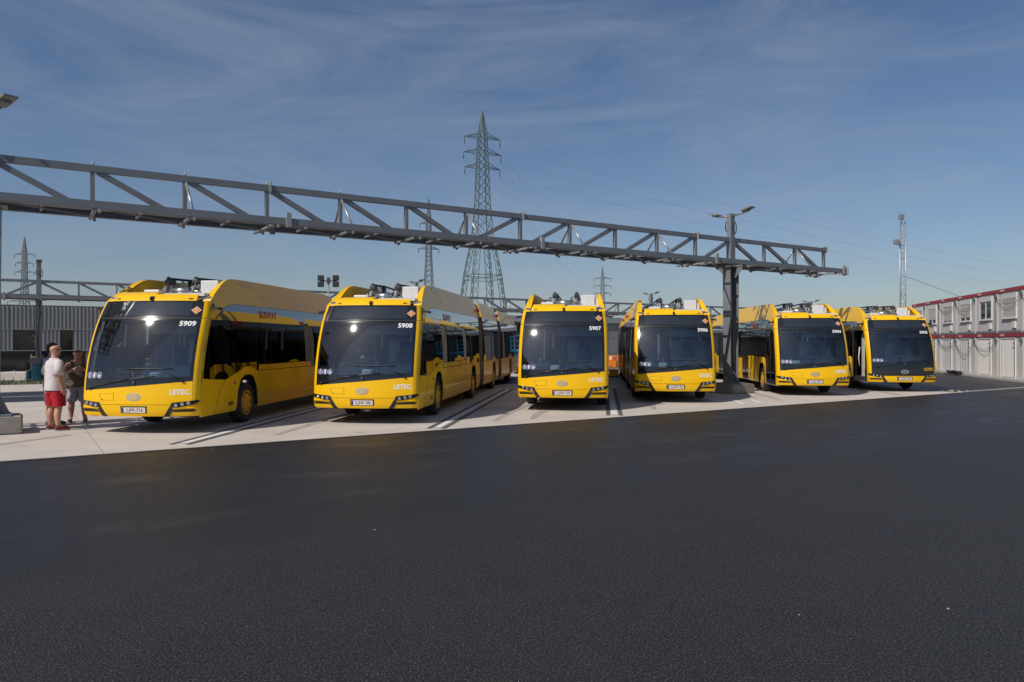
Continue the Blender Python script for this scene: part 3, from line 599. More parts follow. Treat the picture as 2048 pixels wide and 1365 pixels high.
for i, (num, plate, x, y, yaw, lab) in enumerate(BUSES):
    b = [o for o in bpy.data.objects if o.get('label') == lab][0]
    text_obj('fleet_number', num, .145, lambda u, v: F(.925 + u, 2.325 + v, .004), WTXT, b, .0045, 1.2, .0)
    text_obj('fleet_number', num, .12, lambda u, v: Vector((1.279, 1.75 + u, .52 + v)), BLKM, b, .003)
    pl = fpatch('number_plate', [(-.255, .465), (.255, .465), (.255, .575), (-.255, .575)], PLT, b, .010, .012)
    text_obj('plate_text', plate, .098, lambda u, v: F(.022 + u, .519 + v, .0125), PLTR, pl, .0005, .92)
    fpatch('plate_band', [(-.25, .47), (-.212, .47), (-.212, .57), (-.25, .57)], BLU, pl, .0125, .004)
    if num == '5903':                                        # black-fronted bus, front door folded open
        for ch in list(b.children):
            nm = ch.name.split('.')[0]
            if nm in ('front_panel', 'operator_name', 'emblem'):
                ch.material_slots[0].link = 'OBJECT'; ch.material_slots[0].material = {'front_panel': BLK, 'operator_name': RIM, 'emblem': SIL}[nm]
                if nm == 'front_panel': ch['label'] = 'black front panel'
                for g in ch.children: g.material_slots[0].link = 'OBJECT'; g.material_slots[0].material = BLK
        dr = [c for c in b.children if c.name.startswith('door')][0]
        doors_ = sorted([c for c in b.children if c.name.split('.')[0] == 'door'], key=lambda d: min(g.data.vertices[0].co.y for g in d.children if g.data))
        dr = doors_[0]; dr['label'] = 'open front door with leaves folded back'
        for e, lf in enumerate([c for c in dr.children if c.name.startswith('door_leaf')]):
            hy = .55 if e == 0 else 1.98; ang = radians(-86 if e == 0 else 86)
            Mh = Matrix.Translation((-1.27, hy, 0)) @ Matrix.Rotation(ang, 4, 'Z') @ Matrix.Translation((1.27, -hy, 0))
            lf.matrix_local = Mh
        MB().box(-1.06, -1.02, 1.35, 1.60, .45, 2.3).build('door_pillar_panel', CWHT, b); MB().tube([(-1.12, 1.66, .95), (-1.16, 1.66, 1.3), (-1.12, 1.66, 1.75)], .02, 6).build('grab_rail', WHT, b)

# ------------------------------------------------------------------ gantries
def make_gantry(origin, npan, col_at, flip, zo, cw, ext0=0.):
    """lattice beam carrying the overhead line; u along, local x = GU"""
    g = empty('overhead_gantry', origin, atan2(GU.y, GU.x)); P = 1.945; ZB, ZT = 4.86 + zo, 5.86 + zo; D = .72
    e0 = -ext0 * P
    end = npan * P + .5
    MB().bar((e0, 0, ZT), (npan * P + .05, 0, ZT), .14, .15).build('top_chord', STEEL, g)
    for s in (-1, 1):
        bc = MB().bar((e0, s * D, ZB + .08), (end, s * D, ZB + .08), .016, .16)
        bc.bar((e0, s * (D - .05), ZB + .16), (end, s * (D - .05), ZB + .16), .11, .014).bar((e0, s * (D - .05), ZB), (end, s * (D - .05), ZB), .11, .014)
        bc.build('bottom_chord', STEEL, g)
    MB().bar((e0, 0, ZB + .17), (end, 0, ZB + .17), .12, .20).build('middle_chord', STEEL, g)
    MB().box(npan * P + .05, npan * P + .08, -.12, .12, ZT - .13, ZT + .13).build('end_plate', BRK, g)
    for s in (-1, 1): MB().box(end, end + .03, min(s * (D - .2), s * (D + .1)), max(s * (D - .2), s * (D + .1)), ZB - .1, ZB + .24).build('end_plate', BRK, g)
    for i in range(-int(ext0), npan + 1):
        x = i * P
        if i not in col_at:
            MB().bar((x, 0, ZB + .2), (x, 0, ZT - .07), .09, .11).build('vertical_post', STEEL, g)
            MB().tube([(x, 0, ZT + .07), (x, 0, ZT + .16)], .022, 6).build('lifting_lug', BRK, g)
        if i % 2 == 0 and i not in col_at:
            for s in (-1, 1): MB().tube([(x + .02, s * .03, ZT - .08), (x + .06, s * (D - .04), ZB + .16)], .032, 8).build('side_brace', GALV, g)
        MB().bar((x, -D, ZB - .03), (x, D, ZB - .03), .07, .06).build('cross_tie', STEEL, g)
        if i < npan: MB().bar((x, -D + .08, ZB + .02), (x + P, D - .08, ZB + .02), .05, .03).build('plan_brace', STEEL, g); MB().bar((x + P * .5, -D, ZB + .05), (x + P * .5, D, ZB + .05), .05, .05).build('cross_tie', STEEL, g)
        for s in (-1, 1): MB().cbox(x + .06, x + .12, s * (D - .02) - .035, s * (D - .02) + .035, ZB - .09, ZB - .01, .01).build('clamp', BRK, g)
        if i < npan:
            down = flip(i)
            a, b_ = ((x + .1, 0, ZT - .06), (x + P - .42, 0, ZB + .2)) if down else ((x + .42, 0, ZB + .2), (x + P - .1, 0, ZT - .06))
            MB().bar(a, b_, .10, .12).build('diagonal_brace', STEEL, g)
    for i in range(-int(ext0), npan + 1):
        if i % 4 == 3:
            for s in (-1, 1): MB().box(i * P + .28, i * P + .40, s * (D + .0) - .05, s * (D + .0) + .05, ZB - .06, ZB + .3).build('splice_plate', BRK, g)
            MB().box(i * P + .05, i * P + .09, -.12, .12, ZT - .12, ZT + .14).build('splice_plate', BRK, g)
            MB().bar((i * P - .1, -D - .12, ZB - .06), (i * P - .1, D + .12, ZB - .06), .07, .04).build('wire_hanger', BRK, g)
    for c in col_at:
        x = c * P; co = MB()                                 # H-shaped stanchion, two flanges and a web, haunched head
        for s in (-1, 1):
            co.bar((x + s * .20 * cw, 0, .42), (x + s * .235 * cw, 0, ZB - .06), .025, .36 * cw, up=(0, 1, 0))
        cc = co.build('column', STEEL, g)
        MB().box(x - .20 * cw, x + .20 * cw, -.012, .012, .42, ZB - .05).build('web', STEEL, cc)
        MB().box(x - .36, x + .36, -.30, .30, ZB - .06, ZB - .03).bar((x, -.15, ZB - .4), (x, -.5, ZB - .05), .02, .2).bar((x, .15, ZB - .4), (x, .5, ZB - .05), .02, .2).build('head_plate', STEEL, cc)
        fo = MB(); fo.box(x - .42, x + .42, -.42, .42, .36, .40)
        for s in (-1, 1):
            for dx, dy in ((0, s), (s, 0)):
                px, py = x + dx * .2, dy * .14
                fo.add([Vector((px - dy * .012, py - dx * .012, .40)), Vector((px + dy * .012, py + dx * .012, .40)), Vector((px + dx * .2 + dy * .012, py + dy * .26 + dx * .012, .40)), Vector((px + dx * .2 - dy * .012, py + dy * .26 - dx * .012, .40)), Vector((px - dy * .012, py - dx * .012, .85)), Vector((px + dy * .012, py + dx * .012, .85))], [(0, 3, 2, 1), (4, 5, 2, 3), (0, 1, 5, 4), (0, 4, 3), (1, 2, 5)])
        fo.build('base_plate', STEEL, cc)
        tr = MB()
        for s in (-.07, .07): tr.bar((x + s, -.05, .9), (x + s, -.05, ZB - .2), .02, .05)
        for kz in range(24): tr.bar((x - .07, -.05, 1.0 + kz * .155), (x + .07, -.05, 1.0 + kz * .155), .03, .03)
        tr.build('cable_ladder', GALV, cc)
        MB().tube([(x + .04, -.10, .6), (x - .06, -.12, 2.2), (x + .06, -.11, 3.6), (x, -.10, ZB - .1)], .022, 6).build('cable', CAB, cc)
        pb = bmesh.new(); bmesh.ops.create_cube(pb, size=1)
        for v in pb.verts: v.co = Vector((x + v.co.x * 1.25, v.co.y * 1.25, .18 + v.co.z * .36))
        bmesh.ops.bevel(pb, geom=pb.edges[:], offset=.035, segments=2, affect='EDGES')
        me = bpy.data.meshes.new('plinth'); pb.to_mesh(me); pb.free(); me.materials.append(PLI); link('plinth', me, g)
        lp = MB().cbox(x - .13, x + .13, -.11, .11, ZB + .2, ZT + .12, .01).cbox(x - .115, x + .115, -.095, .095, ZT + .12, ZT + 1.0, .01).build('lamp_post', STEEL if c else STEEL, g)
        MB().tube([(x - .02 + .12 * cos(t_ * pi / 8) , .14, ZT + .52 + .22 * sin(t_ * pi / 8)) for t_ in range(17)], .018, 6).tube([(x + .10 + .07 * cos(t_ * pi / 8), -.12, ZT + .45 + .22 * sin(t_ * pi / 8)) for t_ in range(17)], .018, 6).build('cable_coil', CAB, lp)
        ly = Matrix.Translation((x, 0, 0)) @ Matrix.Rotation(radians(24 if c == 0 and cw == 1 else 0), 4, 'Z')
        for s in (-1, 1):
            la = MB().tube([ly @ Vector((0, s * .08, ZT + .9)), ly @ Vector((0, s * .62, ZT + .97))], .035, 8).build('lamp_arm', LED, g)
            Mh = ly @ Matrix.Translation((0, s * .58, ZT + .98)) @ Matrix.Rotation(s * radians(12), 4, 'X')
            hd = MB(); y0, y1 = (0, .48) if s > 0 else (-.48, 0)
            hd.box(-.14, .14, y0, y1, .02, .055, Mh).box(-.08, .08, y0 * .6 + y1 * .1, y1 * .6 + y0 * .1, -.04, .02, Mh)
            for kx in range(6): hd.box(-.13 + kx * .05, -.12 + kx * .05, y0 * .85, y1 * .85, .055, .08, Mh)
            hd.build('lamp_head', LED, la)
    return g
g1 = make_gantry((-11.13, 15.92, 0), 15, (0, 12), lambda i: (i < 6 and i >= 0) or i >= 12, 0, 1.0, ext0=3)
tag(g1, 'long grey lattice gantry spanning in front over the buses, with lamps on its columns', 'gantry', 'lattice gantries over the bus bays')
g2 = make_gantry((-26.5, 42, 0), 39, (0, 12, 24, 36), lambda i: i % 12 < 6, -.5, .62, ext0=3)
tag(g2, 'farther grey lattice gantry behind the buses in front of the grey hall', 'gantry', 'lattice gantries over the bus bays')

# ------------------------------------------------------------------ grey hall behind
H0 = Vector((-29.7, 47, 0)); HD = Vector((43.1, 26, 0)).normalized(); HN = Vector((HD.y, -HD.x, 0))   # HN faces the camera
hall = empty('hall', H0, atan2(HD.y, HD.x)); tag(hall, 'long low grey metal-clad hall behind the buses, ribbed at its left end', 'building')
HH = 4.28
def hbox(name, x0, x1, y0, y1, z0, z1, m, parent=hall): return MB().box(x0, x1, y0, y1, z0, z1).build(name, m, parent)
hbox('wall', -25, 110, .12, 14, -.05, HH - .06, CLAD)
hbox('roof', -25, 110, -.02, 14.1, HH - .055, HH, GRYM)
def corr(x0, x1, z0, z1, pitch=.21):
    b = MB(); n = int((x1 - x0) / pitch); pts = []
    for i in range(n): 
        a = x0 + (x1 - x0) * i / n; q = (x1 - x0) / n; pts += [(a, 0), (a + q * .45, 0), (a + q * .55, -.055), (a + q * .9, -.055)]
    pts.append((x1, 0)); m_ = len(pts)
    b.add([(x, y, z) for z in (z0, z1) for x, y in pts], [(i, i + 1, m_ + i + 1, m_ + i) for i in range(m_ - 1)]); return b.build('cladding_panel', CLAD, hall)
for i in range(7): corr(-15 + i * 4.5, -15 + (i + 1) * 4.5 - .02, 2.78, HH - .08)
wx = -15
for d0, d1 in ((-8.5, -7.6), (-1.3, .15), (1.2, 1.9), (4.5, 5.6), (8.5, 9.4)):
    corr(wx, d0, 1.45, 2.74)
    f = hbox('window', d0, d1, .02, .10, 1.45, 2.74, PANE); 
    MB().box(d0, d0 + .05, -.02, .02, 1.45, 2.74).box(d1 - .05, d1, -.02, .02, 1.45, 2.74).build('window_frame', DRK, f); wx = d1
corr(wx, 16.4, 1.45, 2.74)
corr(-15, -2.6, 0, 1.41)
for i in range(5):
    f = hbox('glazing', -2.5 + i * 2.6, -2.5 + (i + 1) * 2.6 - .08, .02, .10, .02, 1.40, PANE); MB().box(-2.58 + i * 2.6, -2.5 + i * 2.6, -.03, .06, 0, 1.41).build('mullion', CLAD, f)
corr(10.5, 16.4, 0, 1.41)
hbox('string_course', -15, 16.4, -.07, .05, 2.742, 2.778, CLADL); hbox('string_course', -15, 16.4, -.07, .05, 1.412, 1.447, CLADL)
hbox('fascia', 16.5, 110, -.15, .1, 3.75, HH - .06, CLADL)
for i in range(16):
    x = 17 + i * 5.6
    if 26 < x < 40:
        for k in range(4): hbox('door_panel', x + k * 1.4, x + k * 1.4 + 1.25, .0, .11, .05, 3.6, BLKM if k % 3 else DRK)
        for k in range(5): hbox('door_post', x + k * 1.4 - .12, x + k * 1.4 - .03, -.05, .11, 0, 3.7, GRYM)
    else:
        hbox('wall_panel', x, x + 5.5, .03, .11, 2.35, 3.7, CLAD); hbox('wall_panel', x, x + 2.7, .03, .11, .9, 2.32, CLADL if i % 3 == 1 else CLAD); hbox('wall_panel', x + 2.75, x + 5.5, .03, .11, .9, 2.32, CLAD)
        hbox('wall_panel', x, x + 3.9, .03, .11, .0, .87, CLAD); hbox('window', x + 4.0, x + 5.4, .05, .11, .0, .87, PANE)
# ------------------------------------------------------------------ office containers
C0 = Vector((25.1, 36.9, 0)); CE = Vector((.75, 3.1, 0)); CW = CE.length; CH = 2.31
cang = atan2(CE.y, CE.x)
# local: x along facade (away), y into the container is -? facade faces -x world => local +y
def container(k, lvl, variant, label):
    c = empty('office_container', C0 + CE * k + Vector((0, 0, .12 + lvl * (CH + .01))), cang)
    tag(c, label, 'container', 'stacked office containers'); Wd, Hh = CW - .02, CH
    def bx(n, x0, x1, y0, y1, z0, z1, m, par=c): return MB().box(x0, x1, y0, y1, z0, z1).build(n, m, par)
    bx('wall', .12, Wd - .12, -6, -.03, .12, Hh - .22, CWALL)
    for x in (0, Wd - .12): MB().cbox(x, x + .12, -.16, .0, .0, Hh - .215, .01).build('corner_post', CWALL, c)
    rr = bx('roof_rail', .006, Wd - .006, -6, .018, Hh - .20, Hh - .015, CRED)
    text_obj('rail_lettering', 'LUGAN', .15, lambda u, v: Vector((Wd - .75 - u, .021, Hh - .11 + v)), WTXT, rr, .004, 1.1)
    bx('roof_sheet', .0, Wd, -6, -.02, Hh - .014, Hh - .004, CWALL)
    bx('floor_rail', .12, Wd - .12, -6, -.004, .0, .115, GRYM if lvl else CWALL)
    for x in (.14, Wd - .14): pass
    MB().cbox(-.06, .10, .02, .10, Hh - .48, Hh - .30, .015).build('socket_box', TEAL, c)
    def swag(z0, dip, z1=None):
        z1 = z1 or z0; return MB().tube([(.02 + Wd * t, .07, z0 + (z1 - z0) * t - dip * 4 * t * (1 - t)) for t in arange(0, 1, 12)], .009, 5).build('cable', CAB, c)
    if lvl:
        x0, x1 = .72, Wd - .78
        wz0, wz1 = .80, Hh - .34
        wf = MB()
        for a, b_, z0, z1 in ((x0 - .07, x0, wz0 - .07, wz1 + .05), (x1, x1 + .07, wz0 - .07, wz1 + .05), (x0, x1, wz0 - .07, wz0), (x0, x1, wz1 - .22, wz1 + .05)): wf.box(a, b_, -.03, .03, z0, z1)
        wf.box(x0 - .1, x1 + .1, -.02, .07, wz0 - .10, wz0 - .07); wo_ = wf.build('window', CWHT, c)
        bx('pane', x0, x1, -.028, -.02, wz0, wz1 - .22, PANE, wo_)
        bx('mullion', (x0 + x1) / 2 - .03, (x0 + x1) / 2 + .03, -.02, .012, wz0, wz1 - .22, CWHT, wo_)
        sh_z = {0: wz0, 1: wz0 + .18, 2: wz1 - .25, 3: wz0 + .08, 4: wz0 + .22}[variant]
        if sh_z < wz1 - .24:
            ns = int((wz1 - .22 - sh_z) / .055); st_ = MB()
            for i in range(ns): st_.box(x0 + .005, x1 - .005, -.012, .014, sh_z + i * .055, sh_z + i * .055 + .049)
            st_.build('roller_shutter', CWALL, wo_)
        MB().cbox(.75, 1.12, -.03, .06, .22, .56, .015).build('vent_hood', CWHT, c)
        if variant in (0, 3, 1): swag(Hh - .42, random.uniform(.3, .45)); swag(Hh - .45, random.uniform(.5, .7))
        if variant in (2, 4): MB().tube([(.04, .06, Hh - .45), (.05, .06, 1.2), (.04, .06, .0)], .014, 5).build('cable', CAB, c)
    else:
        x0, x1 = .85, Wd - .55
        d = bx('door', x0, x1, -.03, .0, .02, Hh - .32, CWHT)
        if variant in (2, 3):
            sl_ = MB()
            for i in range(11): x = x0 + .04 + i * (x1 - x0 - .1) / 11; sl_.box(x, x + .055, .0, .02, .06, Hh - .36)
            sl_.build('door_rib', CWHT, d)
        elif variant == 1:
            for i in range(4): x = x0 + .08 + i * .42; MB().cbox(x, x + .34, .0, .012, .1, Hh - .6, .004).build('door_field', CWHT, d)
        MB().box(x0 - .07, x0 - .01, -.03, .03, 0, Hh - .26).box(x1 + .01, x1 + .07, -.03, .03, 0, Hh - .26).box(x0 - .07, x1 + .07, -.03, .03, Hh - .31, Hh - .26).build('door_frame', CWHT, d)
        for z in (1.5, 1.72): MB().cbox(x0 + .02, x0 + .1, .0, .05, z, z + .1, .01).build('hinge', DRK, d)
        MB().tube([(x0 - .04, .04, .05), (x0 - .04, .04, Hh - .3)], .012, 5).build('cable', CAB, c)
        if variant in (1, 4, 2): swag(Hh - .42, .75 if variant != 4 else .3); swag(Hh - .5, .9 if variant == 1 else .4)
    return c
ups = [(-1, 0, 'upper office container cut by the right edge of the photo'), (0, 0, 'upper office container with fully closed shutter, rightmost complete one'), (1, 2, 'upper office container with raised shutter and dark twin window'), (2, 1, 'upper office container with shutter slightly raised, left of the raised-shutter one'), (3, 3, 'upper office container with narrow gap under its shutter, above the plain white door'), (4, 4, 'upper office container half hidden behind the black-fronted bus'), (5, 0, 'farthest upper office container showing only its red roof rail')]
for k_, v_, lb in ups: container(k_, 1, v_, lb)
los = [(-1, 3, 'lower office container cut by the right edge of the photo'), (0, 3, 'lower office container with ribbed white door and hooked cable, rightmost complete one'), (1, 2, 'lower office container with ribbed white door under the raised-shutter window'), (2, 1, 'lower office container with long sagging cables over its door'), (3, 4, 'lower office container with plain white door beside the black-fronted bus'), (4, 0, 'lower office container mostly hidden behind the black-fronted bus'), (5, 0, 'farthest lower office container hidden behind the black-fronted bus')]
for k_, v_, lb in los: container(k_, 0, v_, lb)
cm = Matrix.Translation(C0) @ Matrix.Rotation(cang, 4, 'Z')
struct(MB().box(-CW * 1.3, CW * 6.2, -6.3, .35, -.05, .11, cm).build('container_footing', KERB))
cg = MB(); pm = cm @ Vector((CW * 2.55, .55, 0))
for i in range(16):
    c_ = pm + Vector((random.uniform(-.12, .12), random.uniform(-.45, .45), .03 + i * .011)); rx_, ry_, tl = random.uniform(.14, .24), random.uniform(.28, .42), random.uniform(-.12, .12)
    cg.tube([c_ + Vector((rx_ * cos(2 * pi * k / 14), ry_ * sin(2 * pi * k / 14), tl * .3 * sin(2 * pi * k / 14) + .01 * random.random() + .03)) for k in range(15)], .022, 5)
tag(cg.build('cable_heap', CAB), 'dark heap of coiled cable on the footing below the containers', 'cable heap')
# ------------------------------------------------------------------ pylons and wires
def pylon(name, x, y, H, levels, arms, rot, bw, m, label, legs_from=None, fan=None):
    o = empty(name, (x, y, 0), rot); tag(o, label, 'pylon', 'electricity pylons on the horizon')
    hwf = lerp(levels); cs = ((-1, -1), (1, -1), (1, 1), (-1, 1)); tips = []
    zs = [z for z, _ in levels]
    for cx, cy in cs:
        b = MB()
        for (z0, a), (z1, c) in zip(levels, levels[1:]): b.bar((cx * a, cy * a, z0), (cx * c, cy * c, z1), bw * 1.5)
        b.build('leg', m, o)
    lat = MB(); z = legs_from or 0
    while z < H * .985:
        h = hwf(z); z2 = min(z + max(1.0, h * 1.55), H * .995); h2 = hwf(z2)
        for k in range(4):
            a, c = cs[k], cs[(k + 1) % 4]
            lat.bar((a[0] * h, a[1] * h, z), (c[0] * h2, c[1] * h2, z2), bw).bar((c[0] * h, c[1] * h, z), (a[0] * h2, a[1] * h2, z2), bw)
        z = z2
    if legs_from:                                            # splayed lattice legs below the waist
        for cx, cy in cs:
            z = 0.
            while z < legs_from - .5:
                z2 = min(z + 2.2, legs_from); h, h2 = hwf(z), hwf(z2); w0 = 1.5 * (1 - z / legs_from * .25); w1 = 1.5 * (1 - z2 / legs_from * .25)
                p = [Vector((cx * (h - w0), cy * h, z)), Vector((cx * h, cy * (h - w0), z)), Vector((cx * (h2 - w1), cy * h2, z2)), Vector((cx * h2, cy * (h2 - w1), z2))]
                q0, q1 = Vector((cx * h, cy * h, z)), Vector((cx * h2, cy * h2, z2))
                lat.bar(p[0], p[2], bw).bar(p[1], p[3], bw).bar(q0, p[2], bw * .8).bar(p[0], q1, bw * .8).bar(q0, p[3], bw * .8).bar(p[1], q1, bw * .8); z = z2
        h = hwf(legs_from * .72); zb = legs_from * .72
        for k in range(4):
            a, c = cs[k], cs[(k + 1) % 4]; lat.bar((a[0] * h, a[1] * h, zb), (c[0] * h, c[1] * h, zb), bw * 1.4).bar((a[0] * h, a[1] * h, zb - 1), (c[0] * h, c[1] * h, zb - 1), bw)
    lat.build('lattice', m, o)
    for za, la in arms:
        h = hwf(za)
        for s in (-1, 1):
            b = MB(); tip = Vector((s * la, 0, za))
            for cy in (-1, 1):
                b.bar((s * h, cy * h, za), tip, bw).bar((s * h, cy * h, za + 1.1), tip, bw)
                for t in (.3, .6):
                    q = Vector((s * h, cy * h, za)).lerp(tip, t); q2 = Vector((s * h, cy * h, za + 1.1)).lerp(tip, t); b.bar(q, q2, bw * .8)
            a_ = b.build('crossarm', m, o)
            MB().tube([tip, tip + Vector((0, 0, -1.7))], bw * .9, 5).build('insulator', DRK, a_)
            tips.append(Matrix.Translation((x, y, 0)) @ Matrix.Rotation(rot, 4, 'Z') @ (tip + Vector((0, 0, -1.7))))
    return tips
def gen(H, s=1): return [(0, 3.2 * s), (.3 * H, 1.9 * s), (.6 * H, 1.05 * s), (.86 * H, .8 * s), (H, .06)]
T1 = pylon('electricity_pylon', -7.1, 180, 57.7, [(0, 5.3), (12.6, 4.1), (18.5, 3.5), (24.8, 2.5), (27.7, 2.0), (34.4, 1.5), (44, 1.15), (52.3, .85), (57.7, .05)], [(51.0, 4.6), (47.3, 4.8), (43.8, 4.5)], radians(24), .105, PYL, 'tall green lattice pylon rising in the middle above the gantry', legs_from=25)
T2 = pylon('electricity_pylon', -33.3, 300, 59.7, gen(59.7), [(49.5, 3.6), (44.6, 4.0), (39.4, 4.2)], radians(20), .15, PYLG, 'grey lattice pylon left of the tall green one, behind bus 5908')
T3 = pylon('electricity_pylon', -260, 400, 58.5, gen(58.5), [(49, 5.4), (44.3, 4.7), (39.5, 5.2), (24, 9)], radians(0), .17, PYLG, 'distant lattice pylon above the hall at the far left')
T4 = pylon('electricity_pylon', 66.4, 550, 58, gen(58, 1.2), [(49, 6.2), (43.5, 6.4), (38, 6.0)], radians(0), .22, PYLG, 'small far lattice pylon between buses 5907 and 5906')
wires = MB()
def wire(a, b, sag, r=.035, n=24): 
    a, b = Vector(a), Vector(b); wires.tube([a.lerp(b, t) - Vector((0, 0, sag * 4 * t * (1 - t))) for t in arange(0, 1, n)], r, 3)
def hang(a, b_, s_, r, label):
    global wires
    wires = MB(); wire(a, b_, s_, r); tag(wires.build('power_line', WIRE), label, 'power line', 'overhead power lines')
for i, nm in ((1, 'top right'), (3, 'middle right'), (5, 'lowest right'), (0, 'top left'), (2, 'middle left'), (4, 'lowest left')):
    hang(T1[i], T4[i], 9, .022, 'power line from the %s arm of the green pylon to the small pylon' % nm)
for i, z, nm in ((1, 44, 'top'), (3, 38, 'middle'), (5, 33, 'lowest')):
    hang(T1[i], (640, 620, z), 12, .03, 'power line from the %s arm of the green pylon leaving at right' % nm)
for j, nm in ((1, 'upper'), (3, 'middle')): hang(T2[j], T3[j], 10, .03, '%s thin power line between the grey pylon and the far left pylon' % nm)
# ------------------------------------------------------------------ radio mast
mast = empty('radio_mast', (31.2, 60, 0)); tag(mast, 'slender galvanised lattice mast behind the containers with guy wire', 'mast')
tri = [Vector((.26 * cos(a), .26 * sin(a), 0)) for a in (radians(90), radians(210), radians(330))]
for p in tri: MB().tube([p, p + Vector((0, 0, 11.6))], .042, 6).build('tube_leg', GALV, mast)
lat = MB()
for i in range(20):
    z = i * .58
    for k in range(3): lat.tube([tri[k] + Vector((0, 0, z)), tri[(k + 1) % 3] + Vector((0, 0, z + .58))], .022, 4)
    if i % 5 == 0:
        for k in range(3): lat.bar(tri[k] + Vector((0, 0, z)), tri[(k + 1) % 3] + Vector((0, 0, z)), .05)
lat.build('lattice', GALV, mast)
MB().cbox(-.35, .0, -.4, -.1, 11.75, 12.15, .04).bar((0, 0, 11.5), (-.15, -.2, 11.8), .05).build('floodlight', LED, mast)
MB().cbox(-.75, -.35, -.4, -.1, 9.75, 10.15, .04).bar((-.5, -.2, 9.7), (.2, -.1, 9.7), .05).build('floodlight', LED, mast)
MB().tube([(.1, 0, 7.3), (3.2, -6, 4.45)], .014, 5).build('guy_wire', CAB, mast)
# ------------------------------------------------------------------ flood-light tower
ft = empty('floodlight_tower', (-9.3, 38, 0)); tag(ft, 'black four-headed floodlight tower between buses 5909 and 5908', 'floodlight')
MB().tube([(0, 0, 0), (0, 0, 5.1)], [.06, .04], 8).build('mast_pole', GRYM, ft)
MB().box(-.42, .42, -.03, .03, 5.02, 5.08).box(-.07, .07, -.08, .08, 4.92, 5.22).build('cross_bar', DRK, ft)
for x in (-.38, .38):
    for z in (4.88, 5.2): MB().cbox(x - .15, x + .15, -.12, .06, z - .14, z + .14, .03).build('lamp_head', BLKM, ft)
MB().box(-.7, .7, -.5, .5, 0, .8).build('generator', GRYM, ft)
# ------------------------------------------------------------------ scissor lift, barrier, box
lf = empty('scissor_lift', (.9, 47, 0)); tag(lf, 'blue scissor lift platform behind the gap between buses 5908 and 5907', 'lift')
MB().cbox(-.9, .9, -.5, .5, .2, .62, .05).build('chassis', LIFT, lf)
for x in (-.65, .65):
    for y in (-.5, .5): MB().lathe([(0, -.09), (.24, -.09), (.24, .09), (0, .09)], Matrix.Translation((x, y, .24)) @ Matrix.Rotation(pi / 2, 4, 'Z'), 16).build('wheel', RUB, lf)
for y in (-.35, .35):
    for i in range(3): MB().bar((-.75, y, .65 + i * .24), (.75, y, .85 + i * .24), .05, .08).bar((.75, y, .65 + i * .24), (-.75, y, .85 + i * .24), .05, .08).build('scissor_arm', LIFT, lf)
MB().cbox(-1.0, 1.0, -.45, .45, 1.36, 1.52, .03).build('platform', LIFT, lf)
for x in (-.98, -.33, .33, .98):
    for y in (-.42, .42): MB().bar((x, y, 1.5), (x, y, 2.4), .05).build('guard_post', LIFT, lf)
for z in (1.75, 2.05, 2.38):
    for y in (-.42, .42): MB().bar((-1, y, z), (1, y, z), .045).build('guard_rail', LIFT, lf)
    for x in (-.98, .98): MB().bar((x, -.42, z), (x, .42, z), .045).build('guard_rail', LIFT, lf)
for k_, (x, lb) in enumerate(((7.75, 'orange plastic barrier seen in the gap right of bus 5907'), (8.75, 'orange plastic barrier next to bus 5906 rear, in front of the hall'))):
    br = empty('barrier', (x, 59 + k_ * .5, 0)); tag(br, lb, 'barrier', 'orange barriers before the hall')
    MB().cbox(-.45, .45, -.16, .16, .06, .5, .05).cbox(-.45, .45, -.09, .09, .5, .92, .04).build('barrier_body', ORB, br)
    for s in (-.25, .25): MB().cbox(s - .16, s + .16, -.22, .22, 0, .08, .02).build('barrier_foot', ORB, br)
    for s in (-.3, 0, .3): MB().cbox(s - .08, s + .08, -.1, .1, .58, .82, .01).build('barrier_field', REDT if s else WTXT, br)
bx_ = empty('grit_bin', (5.75, 43, 0)); tag(bx_, 'low yellow box standing on the road right of bus 5907', 'box')
MB().cbox(-.2, .34, -.3, .3, .02, .34, .03).build('bin_body', YEL, bx_); MB().cbox(-.22, .36, -.32, .32, .34, .40, .02).build('lid', YEL, bx_)
cb = empty('concrete_block', (-25.0, 38.0, 0)); tag(cb, 'pale concrete block beside the far gantry column, behind the men', 'block')
MB().cbox(-.7, .7, -.5, .5, 0, .45, .04).build('block_body', CONC, cb); MB().cbox(-.25, -.15, -.05, .05, .44, .5, .01).build('lifting_loop', GRYM, cb)
# ------------------------------------------------------------------ sapling, weeds
sp = empty('sapling', (-27.4, 43.2, 0)); tag(sp, 'young bare staked tree before the ribbed hall wall', 'tree')
MB().tube([(0, 0, 0), (.03, 0, 1.2), (-.04, 0, 2.1), (.02, 0, 2.9)], [.04, .035, .025, .01], 6).build('trunk', WOOD, sp)
for x in (-.35, .35): MB().tube([(x, .1, 0), (x, .1, 1.25)], .04, 6).build('stake', WOOD, sp)
MB().bar((-.4, .1, 1.1), (.4, .1, 1.1), .05, .09).build('stake_rail', WOOD, sp)
lv = MB()
for i in range(70):
    c = Vector((random.gauss(0, .28), random.gauss(0, .28), random.uniform(1.6, 3.0))); a = random.uniform(0, 6.28); u = Vector((cos(a), sin(a), random.uniform(-.5, .5))) * .07; v = Vector((-sin(a), cos(a), random.uniform(-.6, .6))) * .035
    lv.add([c - u, c + v, c + u, c - v], [(0, 1, 2, 3)])
lv.build('crown', LEAF, sp, fix=False)
for i in range(7): MB().tube([(0, 0, 1.5 + i * .18), (random.uniform(-.4, .4), random.uniform(-.3, .3), 1.9 + i * .18)], [.015, .005], 4).build('branch', WOOD, sp)
gr = MB()
